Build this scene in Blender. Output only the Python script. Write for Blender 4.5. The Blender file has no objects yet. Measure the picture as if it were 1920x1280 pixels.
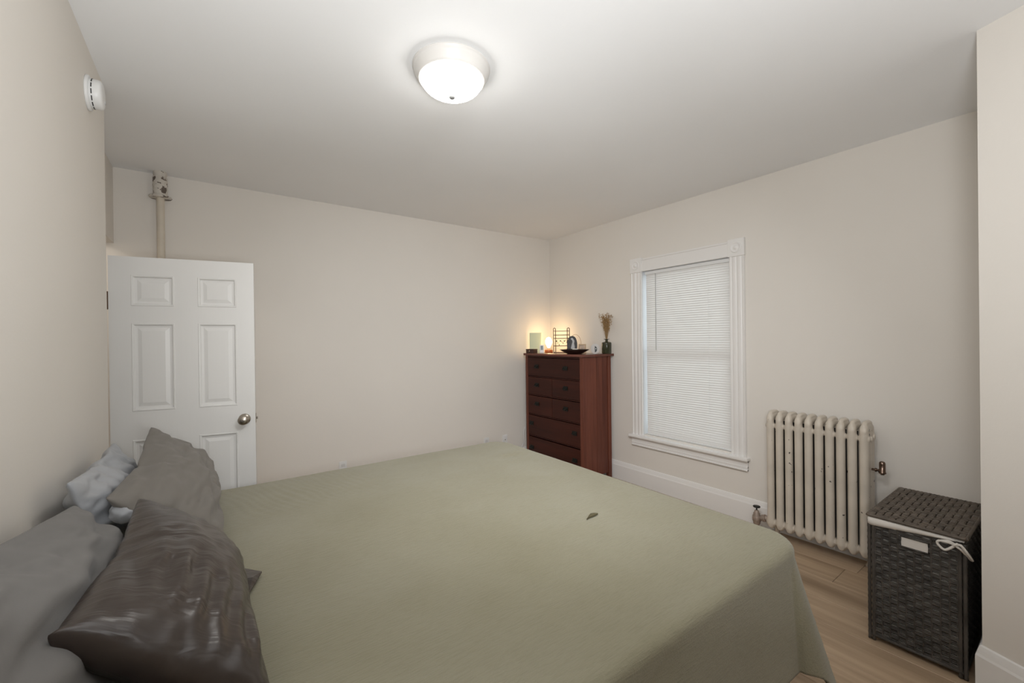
import bpy, bmesh, math, random
from math import sin, cos, pi, radians, sqrt, exp
from mathutils import Vector, Matrix, noise
import numpy as np
random.seed(4)
S = bpy.context.scene
COL = S.collection

# ------------------------------------------------------------- camera
YAW, PITCH, ROLL, FPX, CZ = .6241, -.0026, -.0122, 786.95, 1.53
_F = Vector((sin(YAW) * cos(PITCH), cos(YAW) * cos(PITCH), sin(PITCH)))
_r = Vector((cos(YAW), -sin(YAW), 0)); _u = _r.cross(_F)
_R = _r * cos(ROLL) + _u * sin(ROLL); _U = -_r * sin(ROLL) + _u * cos(ROLL)
cam = bpy.data.cameras.new('camera'); camo = bpy.data.objects.new('camera', cam); COL.objects.link(camo)
cam.sensor_width = 36; cam.lens = FPX / 1920 * 36; cam.clip_start = .02
m = Matrix((( _R.x, _U.x, -_F.x, 0), (_R.y, _U.y, -_F.y, 0), (_R.z, _U.z, -_F.z, CZ), (0, 0, 0, 1)))
camo.matrix_world = m
S.camera = camo

# ------------------------------------------------------------- world, exposure
w = bpy.data.worlds.new('world'); S.world = w; w.use_nodes = True
bg = w.node_tree.nodes['Background']; bg.inputs[0].default_value = (.80, .90, 1, 1); bg.inputs[1].default_value = 2.2
S.view_settings.view_transform = 'Standard'; S.view_settings.look = 'None'
S.view_settings.gamma = 1; S.view_settings.use_curve_mapping = False
S.view_settings.exposure = 1.47
LAMP = 8      # ceiling bowl emission
GLOW = .45       # little lamp on the dresser, watts
HALL = 4.0       # added unseen light in the hallway beyond the door


def area(name, loc, rot, sx, sy, watts, col, spread=180):
    l = bpy.data.lights.new(name, 'AREA'); l.shape = 'RECTANGLE'; l.size = sx; l.size_y = sy
    l.energy = watts; l.color = col; l.spread = radians(spread)
    o = bpy.data.objects.new(name, l); o.location = loc; o.rotation_euler = rot; COL.objects.link(o); return o


# two unseen fill lights added out of frame to lift walls and ceiling
area('added_fill_high', (.70, .58, 2.50), (radians(60), 0, radians(-34)), .5, .4, 5.2, (.97, .985, 1), 100)
area('added_fill_up', (.10, -.15, 1.50), (radians(90 + 56), 0, radians(-38)), .45, .45, 17.0, (.97, .985, 1))

# ------------------------------------------------------------- helpers
def tag(o, label=None, cat=None, group=None, kind=None):
    if label: o['label'] = label
    if cat: o['category'] = cat
    if group: o['group'] = group
    if kind: o['kind'] = kind
    return o


def empty(name, loc=(0, 0, 0), rz=0):
    o = bpy.data.objects.new(name, None); o.location = loc; o.rotation_euler = (0, 0, rz)
    o.empty_display_size = .05; COL.objects.link(o); return o


def obj(name, bm, mat, parent=None, smooth=False):
    me = bpy.data.meshes.new(name)
    if isinstance(bm, bmesh.types.BMesh):
        bm.normal_update(); bm.to_mesh(me); bm.free()
    else:
        me.from_pydata(bm[0], [], bm[1]); me.update()
    if smooth: me.polygons.foreach_set('use_smooth', [True] * len(me.polygons))
    me.materials.append(mat)
    o = bpy.data.objects.new(name, me); COL.objects.link(o)
    if parent: o.parent = parent
    return o


def share(src, name, parent, loc=(0, 0, 0), rot=None):
    o = src.copy(); o.name = name; COL.objects.link(o); o.parent = parent; o.location = loc
    if rot: o.rotation_euler = rot
    return o


def BM(): return bmesh.new()


def box(bm, x0, x1, y0, y1, z0, z1, bev=0, seg=2):
    x0, x1 = sorted((x0, x1)); y0, y1 = sorted((y0, y1)); z0, z1 = sorted((z0, z1))
    r = bmesh.ops.create_cube(bm, size=1)
    for v in r['verts']:
        v.co = Vector(((x0 + x1) / 2 + v.co.x * (x1 - x0), (y0 + y1) / 2 + v.co.y * (y1 - y0), (z0 + z1) / 2 + v.co.z * (z1 - z0)))
    if bev:
        es = list({e for v in r['verts'] for e in v.link_edges})
        bmesh.ops.bevel(bm, geom=es, offset=bev, segments=seg, affect='EDGES', profile=.6)
    return bm


def mkbox(name, mat, parent, x0, x1, y0, y1, z0, z1, bev=0, seg=2):
    return obj(name, box(BM(), x0, x1, y0, y1, z0, z1, bev, seg), mat, parent)


def lathe(bm, prof, seg=32, c=(0, 0, 0), axis='z', sy=1):
    """prof: list of (r, z)"""
    rings = []
    for r, z in prof:
        ring = []
        if r < 1e-6:
            p = Vector((0, 0, z)); ring = [p]
        else:
            ring = [Vector((r * cos(2 * pi * k / seg), sy * r * sin(2 * pi * k / seg), z)) for k in range(seg)]
        vs = []
        for p in ring:
            if axis == 'x': p = Vector((p.z, p.x, p.y))
            elif axis == '-x': p = Vector((-p.z, p.x, -p.y))
            elif axis == 'y': p = Vector((p.x, p.z, -p.y))
            elif axis == '-y': p = Vector((p.x, -p.z, p.y))
            elif axis == '-z': p = Vector((p.x, -p.y, -p.z))
            vs.append(bm.verts.new(p + Vector(c)))
        rings.append(vs)
    for a, b in zip(rings, rings[1:]):
        for k in range(seg):
            k2 = (k + 1) % seg
            if len(a) == 1 and len(b) == 1: continue
            if len(a) == 1: bm.faces.new((a[0], b[k2], b[k]))
            elif len(b) == 1: bm.faces.new((a[k], a[k2], b[0]))
            else: bm.faces.new((a[k], a[k2], b[k2], b[k]))
    return bm


def tube(bm, pts, r, seg=8, closed=False, cap=True):
    pts = [Vector(p) for p in pts]; n = len(pts); rings = []
    rad = r if isinstance(r, (list, tuple)) else [r] * n
    up = None
    for i, p in enumerate(pts):
        if closed: t = pts[(i + 1) % n] - pts[i - 1]
        else: t = pts[min(i + 1, n - 1)] - pts[max(i - 1, 0)]
        t.normalize()
        if up is None:
            up = Vector((0, 0, 1)) if abs(t.z) < .9 else Vector((1, 0, 0))
        a = t.cross(up)
        if a.length < 1e-5: a = t.orthogonal()
        a.normalize(); b = a.cross(t).normalized(); up = b
        rings.append([bm.verts.new(p + (a * cos(2 * pi * k / seg) + b * sin(2 * pi * k / seg)) * rad[i]) for k in range(seg)])
    rr = list(zip(rings, rings[1:])) + ([(rings[-1], rings[0])] if closed else [])
    for a, b in rr:
        for k in range(seg):
            bm.faces.new((a[k], a[(k + 1) % seg], b[(k + 1) % seg], b[k]))
    if cap and not closed:
        bm.faces.new(rings[0][::-1]); bm.faces.new(rings[-1])
    return bm


def prism(bm, poly, z0, z1):
    a = [bm.verts.new((x, y, z0)) for x, y in poly]; b = [bm.verts.new((x, y, z1)) for x, y in poly]
    n = len(poly)
    bm.faces.new(a[::-1]); bm.faces.new(b)
    for k in range(n): bm.faces.new((a[k], a[(k + 1) % n], b[(k + 1) % n], b[k]))
    return bm


def extrude_profile(bm, prof, p0, p1, nrm):
    """prof: closed list (out, z); run from p0 to p1 (xy), out along nrm"""
    p0 = Vector(p0); p1 = Vector(p1); n = Vector(nrm)
    A = [bm.verts.new((p0.x + n.x * o, p0.y + n.y * o, z)) for o, z in prof]
    B = [bm.verts.new((p1.x + n.x * o, p1.y + n.y * o, z)) for o, z in prof]
    k = len(prof)
    bm.faces.new(A); bm.faces.new(B[::-1])
    for i in range(k): bm.faces.new((A[i], B[i], B[(i + 1) % k], A[(i + 1) % k]))
    bmesh.ops.recalc_face_normals(bm, faces=bm.faces[:])
    return bm


# ------------------------------------------------------------- materials
def mat(name, col, rough=.5, metal=0, spec=.5, noise_amt=0, noise_scale=8, bump=0, bump_scale=60, stretch=None,
        sheen=0, coat=0, trans=0, emit=None, estr=0, ior=1.45, aniso=0, alpha=None, bump2=None, dist=.01):
    M = bpy.data.materials.new(name); M.use_nodes = True; nt = M.node_tree; P = nt.nodes['Principled BSDF']
    P.inputs['Base Color'].default_value = (*col, 1); P.inputs['Roughness'].default_value = rough
    P.inputs['Metallic'].default_value = metal; P.inputs['Specular IOR Level'].default_value = spec
    P.inputs['Sheen Weight'].default_value = sheen; P.inputs['Coat Weight'].default_value = coat
    P.inputs['Transmission Weight'].default_value = trans; P.inputs['IOR'].default_value = ior
    if emit: P.inputs['Emission Color'].default_value = (*emit, 1); P.inputs['Emission Strength'].default_value = estr
    L = nt.links.new
    tc = nt.nodes.new('ShaderNodeTexCoord'); mp = nt.nodes.new('ShaderNodeMapping'); L(tc.outputs['Object'], mp.inputs[0])
    if stretch: mp.inputs['Scale'].default_value = stretch
    if noise_amt:
        n = nt.nodes.new('ShaderNodeTexNoise'); n.inputs['Scale'].default_value = noise_scale; n.inputs['Detail'].default_value = 5
        L(mp.outputs[0], n.inputs['Vector'])
        r = nt.nodes.new('ShaderNodeValToRGB')
        r.color_ramp.elements[0].position = .3; r.color_ramp.elements[1].position = .7
        r.color_ramp.elements[0].color = (*[c * (1 - noise_amt) for c in col], 1)
        r.color_ramp.elements[1].color = (*[min(1, c * (1 + noise_amt)) for c in col], 1)
        L(n.outputs['Fac'], r.inputs[0]); L(r.outputs[0], P.inputs['Base Color'])
    if bump:
        n2 = nt.nodes.new('ShaderNodeTexNoise'); n2.inputs['Scale'].default_value = bump_scale; n2.inputs['Detail'].default_value = 4
        L(mp.outputs[0], n2.inputs['Vector'])
        b = nt.nodes.new('ShaderNodeBump'); b.inputs['Strength'].default_value = bump; b.inputs['Distance'].default_value = dist
        L(n2.outputs['Fac'], b.inputs['Height']); L(b.outputs[0], P.inputs['Normal'])
    return M


WALL = mat('wall_paint', (.77, .73, .675), .55, spec=.25, noise_amt=.012, noise_scale=1.5, bump=.08, bump_scale=90, dist=.004)
CEIL = mat('ceiling_paint', (.90, .908, .915), .7, spec=.2, noise_amt=.015, noise_scale=1.2, bump=.08, bump_scale=60, dist=.004)
TRIM = mat('trim_paint', (.82, .80, .775), .32, spec=.5, bump=.06, bump_scale=25, dist=.003)
DOORM = mat('door_paint', (.76, .75, .73), .38, spec=.45, bump=.10, bump_scale=40, stretch=(1, 1, .1), dist=.003)
WHITEP = mat('white_plastic', (.78, .78, .77), .35)
SLAT = mat('blind_slat', (.74, .715, .685), .5, spec=.25)
_nt = SLAT.node_tree; _tr = _nt.nodes.new('ShaderNodeBsdfTranslucent'); _tr.inputs[0].default_value = (.85, .82, .78, 1)
_mx = _nt.nodes.new('ShaderNodeMixShader'); _mx.inputs[0].default_value = .04
_nt.links.new(_nt.nodes['Principled BSDF'].outputs[0], _mx.inputs[1]); _nt.links.new(_tr.outputs[0], _mx.inputs[2])
_nt.links.new(_mx.outputs[0], _nt.nodes['Material Output'].inputs[0])
BLACK = mat('black_plastic', (.012, .012, .012), .4)
NICKEL = mat('brushed_nickel', (.42, .38, .33), .28, metal=1)
CHROME = mat('chrome', (.22, .16, .13), .2, metal=1)
RAWWOOD = mat('raw_wood', (.20, .12, .075), .7, noise_amt=.3, noise_scale=20, stretch=(1, 1, .1))
CREAMPIPE = mat('cream_pipe_paint', (.62, .56, .47), .4, noise_amt=.05, noise_scale=10, bump=.1)


def wood(name, c1, c2, rough, axis, scale=9, spec=.5, coat=0.0, seed=0.0):
    M = bpy.data.materials.new(name); M.use_nodes = True; nt = M.node_tree; P = nt.nodes['Principled BSDF']; L = nt.links.new
    tc = nt.nodes.new('ShaderNodeTexCoord'); mp = nt.nodes.new('ShaderNodeMapping'); L(tc.outputs['Object'], mp.inputs[0])
    s = [scale] * 3; s[axis] = scale * .07; mp.inputs['Scale'].default_value = s
    oi = nt.nodes.new('ShaderNodeObjectInfo'); mul = nt.nodes.new('ShaderNodeVectorMath'); mul.operation = 'SCALE'
    cx = nt.nodes.new('ShaderNodeCombineXYZ')
    for i in range(3): L(oi.outputs['Random'], cx.inputs[i])
    L(cx.outputs[0], mul.inputs[0]); mul.inputs['Scale'].default_value = 37
    L(mul.outputs[0], mp.inputs['Location'])
    n = nt.nodes.new('ShaderNodeTexNoise'); n.inputs['Scale'].default_value = 1; n.inputs['Detail'].default_value = 7; n.inputs['Distortion'].default_value = .6
    L(mp.outputs[0], n.inputs['Vector'])
    n2 = nt.nodes.new('ShaderNodeTexNoise'); n2.inputs['Scale'].default_value = 6; n2.inputs['Detail'].default_value = 4
    L(mp.outputs[0], n2.inputs['Vector'])
    add = nt.nodes.new('ShaderNodeMath'); add.operation = 'MULTIPLY_ADD'; L(n2.outputs['Fac'], add.inputs[0]); add.inputs[1].default_value = .45
    L(n.outputs['Fac'], add.inputs[2])
    sub = nt.nodes.new('ShaderNodeMath'); sub.operation = 'MULTIPLY_ADD'; L(oi.outputs['Random'], sub.inputs[0]); sub.inputs[1].default_value = .16
    L(add.outputs[0], sub.inputs[2])
    r = nt.nodes.new('ShaderNodeValToRGB'); r.color_ramp.elements[0].position = .48; r.color_ramp.elements[1].position = 1.0
    r.color_ramp.elements[0].color = (*c1, 1); r.color_ramp.elements[1].color = (*c2, 1)
    L(sub.outputs[0], r.inputs[0]); L(r.outputs[0], P.inputs['Base Color'])
    b = nt.nodes.new('ShaderNodeBump'); b.inputs['Strength'].default_value = .12; b.inputs['Distance'].default_value = .003
    L(n2.outputs['Fac'], b.inputs['Height']); L(b.outputs[0], P.inputs['Normal'])
    P.inputs['Roughness'].default_value = rough; P.inputs['Specular IOR Level'].default_value = spec
    P.inputs['Coat Weight'].default_value = coat
    return M


PLANK = wood('floor_plank', (.25, .17, .105), (.52, .38, .255), .42, 1, scale=6, spec=.4)
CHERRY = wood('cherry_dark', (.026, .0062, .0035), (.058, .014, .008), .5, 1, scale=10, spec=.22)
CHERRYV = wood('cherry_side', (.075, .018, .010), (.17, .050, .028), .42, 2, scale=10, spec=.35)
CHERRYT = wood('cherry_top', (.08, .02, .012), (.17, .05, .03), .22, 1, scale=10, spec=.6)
DARKWOOD = wood('dark_bowl_wood', (.010, .005, .004), (.025, .012, .009), .35, 0, scale=18)

# ------------------------------------------------------------- room shell
X, Y, H = 3.631, 4.18, 2.831
XL, LY, XS, YB = -.418, 2.905, -.56, -3.0
HX = -1.75                      # hallway far side
# floor: slab + planks
fl = mkbox('floor', mat('floor_base', (.10, .07, .045), .8), None, HX, X + .12, YB, Y + .12, -.14, -.016); tag(fl, kind='structure')
PW = .2430; seams = [2.404 + PW * k for k in range(-18, 7)]
jts = {2.404 + PW * 3: [.965], 2.404 + PW * 4: [.905]}
for i, xs in enumerate(seams[:-1]):
    x0, x1 = max(xs, HX), min(seams[i + 1], X)
    if x1 - x0 < .02: continue
    k = i - 18
    cuts = [-.9, .965, 2.35] if k == 3 else [-.3, .905, 2.2] if k == 4 else [(i * .53) % 1.3 - .9, (i * .53) % 1.3 + .42 + 1.3 * (k in (0, 1, 2)), (i * .53) % 1.3 + 2.4]
    if k in (0, 1, 2): cuts = [-.55 + .2 * k, 1.9 + .3 * k, 3.3]
    cuts = [YB] + sorted(c for c in cuts if YB + .1 < c < Y - .1) + [Y]
    for a, b in zip(cuts, cuts[1:]):
        bm = box(BM(), x0 + .0009, x1 - .0009, a + .0009, b - .0009, -.016, 0)
        es = [e for e in bm.edges if all(v.co.z > -.001 for v in e.verts)]
        bmesh.ops.bevel(bm, geom=es, offset=.0015, segments=1, affect='EDGES')
        obj('plank', bm, PLANK, fl)
ce = mkbox('ceiling', CEIL, None, HX, X + .12, YB - .1, Y + .12, H, H + .12); tag(ce, kind='structure')
# back wall (far)
o = mkbox('wall_far', WALL, None, HX, X + .12, Y, Y + .12, 0, H); tag(o, kind='structure')
# window wall with the opening
WY0, WY1, WZ0, WZ1 = 1.815, 2.735, .545, 2.235    # rough opening
bm = BM()
box(bm, X, X + .14, YB, WY0, 0, H); box(bm, X, X + .14, WY1, Y, 0, H)
box(bm, X, X + .14, WY0, WY1, 0, WZ0); box(bm, X, X + .14, WY0, WY1, WZ1, H)
tag(obj('wall_right', bm, WALL), kind='structure')
# left wall, door wall with opening + header
bm = BM()
box(bm, HX + .5, XL, YB, LY, 0, H)
box(bm, XS - .12, XS, LY, 3.19, 0, H)
box(bm, XS - .12, XS, 3.19, Y, 2.275, H)
tag(obj('wall_left', bm, WALL), kind='structure')
tag(mkbox('wall_hall', WALL, None, HX - .1, HX, YB, Y, 0, H), kind='structure')
tag(mkbox('wall_hall_near', WALL, None, HX, HX + .6, LY - .7, LY - .6, 0, H), kind='structure')
tag(mkbox('wall_near', WALL, None, HX, X + .12, YB - .1, YB, 0, H), kind='structure')
# angled stub wall at right
sx, sy = 2.6815, .2895
dx, dy = -sin(radians(23)), -cos(radians(23))
L_ = (sy - YB) / -dy
bm = prism(BM(), [(sx, sy), (sx + dx * L_, YB), (X, YB), (X, sy)], 0, H)
bmesh.ops.recalc_face_normals(bm, faces=bm.faces[:])
tag(obj('wall_stub', bm, WALL), kind='structure')
BBP = [(0, 0), (.020, 0), (.020, .150), (.016, .160), (.012, .178), (.008, .192), (0, .196)]
nrm = (-cos(radians(23)), sin(radians(23)))
bm = BM()
off = .0 ; e0 = Vector((sx, sy))
# front run and return run, mitred by a shared corner column
fr = Vector((dx, dy)); ret = Vector((1, 0)); nf = Vector(nrm); nr = Vector((0, 1))
def mitre(o_):
    # intersection of front plane offset o_ and return plane offset o_
    a = e0 + nf * o_; b = e0 + nr * o_
    # a + fr*t , y == b.y
    t = (b.y - a.y) / fr.y
    return a + fr * t
A = [mitre(o_) for o_, z in BBP]
v0 = [bm.verts.new((p.x + fr.x * L_, p.y + fr.y * L_, z)) for p, (o_, z) in zip(A, BBP)]
v1 = [bm.verts.new((p.x, p.y, z)) for p, (o_, z) in zip(A, BBP)]
v2 = [bm.verts.new((X, p.y, z)) for p, (o_, z) in zip(A, BBP)]
for q in ((v0, v1), (v1, v2)):
    for i in range(len(BBP)):
        j = (i + 1) % len(BBP); bm.faces.new((q[0][i], q[1][i], q[1][j], q[0][j]))
bm.faces.new(v0); bm.faces.new(v2[::-1]); bmesh.ops.recalc_face_normals(bm, faces=bm.faces[:])
tag(obj('baseboard_stub', bm, TRIM), kind='structure')
bm = extrude_profile(BM(), BBP, (X, sy + .02), (X, Y), (-1, 0)); tag(obj('baseboard_right', bm, TRIM), kind='structure')
bm = extrude_profile(BM(), BBP, (XS, Y), (X, Y), (0, -1)); tag(obj('baseboard_far', bm, TRIM), kind='structure')
bm = extrude_profile(BM(), BBP, (XL, YB), (XL, LY), (1, 0)); tag(obj('baseboard_left', bm, TRIM), kind='structure')
# door jamb post with bare wood top
tr = empty('trim_1'); tag(tr, kind='structure')
mkbox('jamb', TRIM, tr, XS, XS + .05, 3.135, 3.19, 0, 2.045, .003)
mkbox('jamb_top', RAWWOOD, tr, XS, XS + .062, 3.13, 3.20, 2.045, 2.085, .004)

# ------------------------------------------------------------- window
win = empty('window_1', (X, 2.278, .52)); tag(win, kind='structure')
wo = Vector(win.location)
def wbox(name, m_, x0, x1, y0, y1, z0, z1, bev=.003):
    return mkbox(name, m_, win, x0 - wo.x, x1 - wo.x, y0 - wo.y, y1 - wo.y, z0 - wo.z, z1 - wo.z, bev)
def casing(y0, y1, z0, z1, name):
    # fluted vertical casing: back board + 3 beads
    bm = BM(); n = 40; W = y1 - y0
    prof = []
    for k in range(n + 1):
        t = k / n
        d = .017 + .006 * (abs(cos(t * pi * 3.0)) ** .6 if .12 < t < .88 else 1.0) - (.012 if t < .02 or t > .98 else 0)
        prof.append((y0 + t * W, -d))
    a = [bm.verts.new((x, y - wo.y, z0 - wo.z)) for y, x in prof]; b = [bm.verts.new((x, y - wo.y, z1 - wo.z)) for y, x in prof]
    for k in range(n): bm.faces.new((a[k], b[k], b[k + 1], a[k + 1]))
    for k0 in (0, n):
        c = bm.verts.new((0, prof[k0][0] - wo.y, z0 - wo.z)); d = bm.verts.new((0, prof[k0][0] - wo.y, z1 - wo.z))
        bm.faces.new((a[k0], b[k0], d, c))
    bmesh.ops.recalc_face_normals(bm, faces=bm.faces[:])
    return obj(name, bm, TRIM, win)
casing(1.700, 1.825, .530, 2.222, 'casing'); casing(2.725, 2.856, .530, 2.222, 'casing')
# head casing with beads and corner blocks
wbox('head_casing', TRIM, X - .020, X, 1.83, 2.72, 2.222, 2.350)
wbox('head_bead', TRIM, X - .027, X - .018, 1.83, 2.72, 2.335, 2.352, .004)
wbox('head_bead', TRIM, X - .026, X - .018, 1.83, 2.72, 2.222, 2.232, .003)
for y0, y1 in ((1.695, 1.832), (2.718, 2.861)):
    cb = wbox('corner_block', TRIM, X - .032, X, y0, y1, 2.216, 2.364, .004)
    bm = lathe(BM(), [(0, .012), (.012, .012), (.016, .006), (.022, .003), (.034, .004), (.038, .009), (.043, .009), (.047, 0)], 28,
               (-.030, (y0 + y1) / 2 - wo.y, 2.29 - wo.z), '-x')
    obj('rosette', bm, TRIM, cb, True)
wbox('stool', TRIM, X - .058, X + .10, 1.675, 2.885, .505, .532, .008)
bm = BM(); 
for (x0, z0, z1) in ((.018, .418, .505), (.026, .485, .505), (.022, .440, .455), (.026, .418, .430)):
    box(bm, -x0, 0, 1.69 - wo.y, 2.868 - wo.y, z0 - wo.z, z1 - wo.z, .003)
obj('apron', bm, TRIM, win)
# jamb liner
JL = mat('jamb_paint', (.78, .79, .80), .4)
wbox('jamb', JL, X - .004, X + .14, 1.812, 1.825, .53, 2.23, .001); wbox('jamb', JL, X - .004, X + .14, 2.725, 2.738, .53, 2.23, .001)
wbox('jamb', JL, X - .004, X + .14, 1.812, 2.738, 2.222, 2.238, .001)
for (z0, z1, xo) in ((.532, 1.40, .075), (1.36, 2.222, .105)):
    bm = BM()
    a0, a1 = 1.826 - wo.y, 2.724 - wo.y; zz0, zz1 = z0 - wo.z, z1 - wo.z
    box(bm, xo, xo + .028, a0, a0 + .05, zz0, zz1, .003); box(bm, xo, xo + .028, a1 - .05, a1, zz0, zz1, .003)
    box(bm, xo, xo + .028, a0 + .05, a1 - .05, zz0, zz0 + .06, .003); box(bm, xo, xo + .028, a0 + .05, a1 - .05, zz1 - .042, zz1, .003)
    sh = obj('sash', bm, JL, win)
    G = bpy.data.materials.new('pane_glass'); G.use_nodes = True; _n = G.node_tree; _n.nodes.clear()
    _o = _n.nodes.new('ShaderNodeOutputMaterial'); _m = _n.nodes.new('ShaderNodeMixShader'); _g = _n.nodes.new('ShaderNodeBsdfGlossy'); _g.inputs['Roughness'].default_value = .02
    _t = _n.nodes.new('ShaderNodeBsdfTransparent'); _t.inputs[0].default_value = (.95, .97, .96, 1); _f = _n.nodes.new('ShaderNodeFresnel')
    _n.links.new(_f.outputs[0], _m.inputs[0]); _n.links.new(_t.outputs[0], _m.inputs[1]); _n.links.new(_g.outputs[0], _m.inputs[2]); _n.links.new(_m.outputs[0], _o.inputs[0])
    mkbox('pane', G, sh, xo + .012, xo + .016, a0 + .045, a1 - .045, zz0 + .055, zz1 - .037)

# blind
BY0, BY1 = 1.842, 2.700
bl = empty('window_blind', (X + .030, (BY0 + BY1) / 2, 2.215))
tag(bl, 'closed white horizontal slat blind covering the only window', 'blind')
bh = (BY1 - BY0) / 2
mkbox('headrail', WHITEP, bl, -.014, .014, -bh - .008, bh + .008, -.028, .004, .002)
NS = 76; z_top, z_bot = -.036, -1.640
bm = BM(); sw, n = .0250, 6
th = radians(74)
pts = []
for k in range(n + 1):
    t = k / n - .5
    crown = .0022 * (1 - 4 * t * t)
    # room side edge down
    px_, pz_ = t * sw * cos(th) + crown * sin(th) * -1, t * sw * sin(th) + crown * cos(th)
    pts.append((px_, pz_))
va = [bm.verts.new((x, -bh, z)) for x, z in pts]; vb = [bm.verts.new((x, bh, z)) for x, z in pts]
for k in range(n): bm.faces.new((va[k], va[k + 1], vb[k + 1], vb[k]))
sl = obj('slat', bm, SLAT, bl, True)
pitch = (z_top - z_bot) / (NS - 1)
for i in range(NS):
    z = z_top - i * pitch
    tilt = .0005 * sin(i * .7) 
    if i == 0: sl.location = (0, 0, z)
    else: share(sl, 'slat', bl, (0, 0, z), (0, tilt + random.uniform(-.002, .002), 0))
mkbox('bottom_rail', WHITEP, bl, -.010, .010, -bh, bh, -1.667, -1.650, .003)
bm = BM()
tube(bm, [(-.016, .310, -.03), (-.017, .310, -.8)], .0042, 6)
obj('wand', bm, mat('clear_wand', (.45, .44, .42), .2, spec=.6), bl)
for yy in (-.235, .30):
    bm = BM(); tube(bm, [(-.0125, yy, -.03), (-.0125, yy, -1.655)], .0010, 5)
    tube(bm, [(.0125, yy, -.03), (.0125, yy, -1.655)], .0010, 5)
    obj('ladder_cord', bm, WHITEP, bl)

# ------------------------------------------------------------- door
DA, DB = Vector((-.455, 3.202)), Vector((.226, 3.064))
dd = (DB - DA); DW = dd.length
dr = empty('door_1', (DA.x, DA.y, 0), math.atan2(dd.y, dd.x)); tag(dr, kind='structure')
# leaf: local x along width, y = thickness (front face at y=0, facing -y), back at .035
holes = [(u0, u1, z0, z1) for (u0, u1) in ((.098, .296), (.408, .604)) for (z0, z1) in ((1.752, 1.928), (1.153, 1.654), (.24, .990))]
us = sorted({0, DW, .098, .296, .408, .604}); zs = sorted({.012, 2.03, .24, .990, 1.153, 1.654, 1.752, 1.928})
bm = BM()
def q4(bm, a, b, c, d): bm.faces.new([bm.verts.new(p) for p in (a, b, c, d)])
for f, sgn in ((0, 1), (.035, -1)):
    for i in range(len(us) - 1):
        for j in range(len(zs) - 1):
            if any(abs(us[i] - h[0]) < 1e-6 and abs(us[i + 1] - h[1]) < 1e-6 and h[2] - 1e-6 <= zs[j] < h[3] - 1e-6 for h in holes): continue
            q4(bm, (us[i], f, zs[j]), (us[i + 1], f, zs[j]), (us[i + 1], f, zs[j + 1]), (us[i], f, zs[j + 1]))
q4(bm, (0, 0, .012), (0, .035, .012), (0, .035, 2.03), (0, 0, 2.03)); q4(bm, (DW, 0, .012), (DW, .035, .012), (DW, .035, 2.03), (DW, 0, 2.03))
q4(bm, (0, 0, 2.03), (DW, 0, 2.03), (DW, .035, 2.03), (0, .035, 2.03)); q4(bm, (0, 0, .012), (DW, 0, .012), (DW, .035, .012), (0, .035, .012))
bmesh.ops.remove_doubles(bm, verts=bm.verts[:], dist=1e-5); bmesh.ops.recalc_face_normals(bm, faces=bm.faces[:])
leaf = obj('leaf', bm, DOORM, dr)
for (u0, u1, z0, z1) in holes:
    bm = BM()
    steps = [(0, 0), (.003, -.003), (.009, -.002), (.014, .008), (.026, .009), (.046, .003), (.05, .003)]
    for f, sgn in ((0, 1), (.035, -1)):
        rings = [[bm.verts.new(p) for p in ((u0 + e, f + sgn * d, z0 + e), (u1 - e, f + sgn * d, z0 + e), (u1 - e, f + sgn * d, z1 - e), (u0 + e, f + sgn * d, z1 - e))] for e, d in steps]
        for a, b in zip(rings, rings[1:]):
            for k in range(4): bm.faces.new((a[k], a[(k + 1) % 4], b[(k + 1) % 4], b[k]))
        bm.faces.new(rings[-1])
    bmesh.ops.recalc_face_normals(bm, faces=bm.faces[:])
    obj('panel', bm, DOORM, dr)
KU, KZ = .638, 1.065
bm = lathe(BM(), [(0, 0), (.032, 0), (.033, .004), (.028, .010), (.014, .014), (.0125, .030), (.020, .038), (.028, .050), (.029, .058), (.025, .066), (.016, .070), (0, .071)], 36, (KU, 0, KZ), '-y')
kn = obj('knob', bm, NICKEL, dr, True)
bm = lathe(BM(), [(.0, .0), (.0095, 0), (.0095, .004), (.006, .0045), (0, .0045)], 20, (KU, -.0695, KZ), '-y')
obj('key_cylinder', bm, mat('knob_core', (.5, .47, .42), .25, metal=1), kn)
mkbox('latch_plate', NICKEL, dr, DW - .0005, DW + .0022, .006, .029, KZ - .028, KZ + .028, .0005)
mkbox('latch_bolt', NICKEL, dr, DW, DW + .011, .012, .023, KZ - .008, KZ + .008, .002)
HIN = mat('hinge_metal', (.10, .05, .03), .4, metal=.7)
for z in (.25, 1.78):
    bm = BM(); tube(bm, [(-.008, .002, z - .05), (-.008, .002, z + .05)], .0065, 10); box(bm, -.034, -.002, .001, .004, z - .045, z + .045)
    obj('hinge', bm, HIN, dr)

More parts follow.
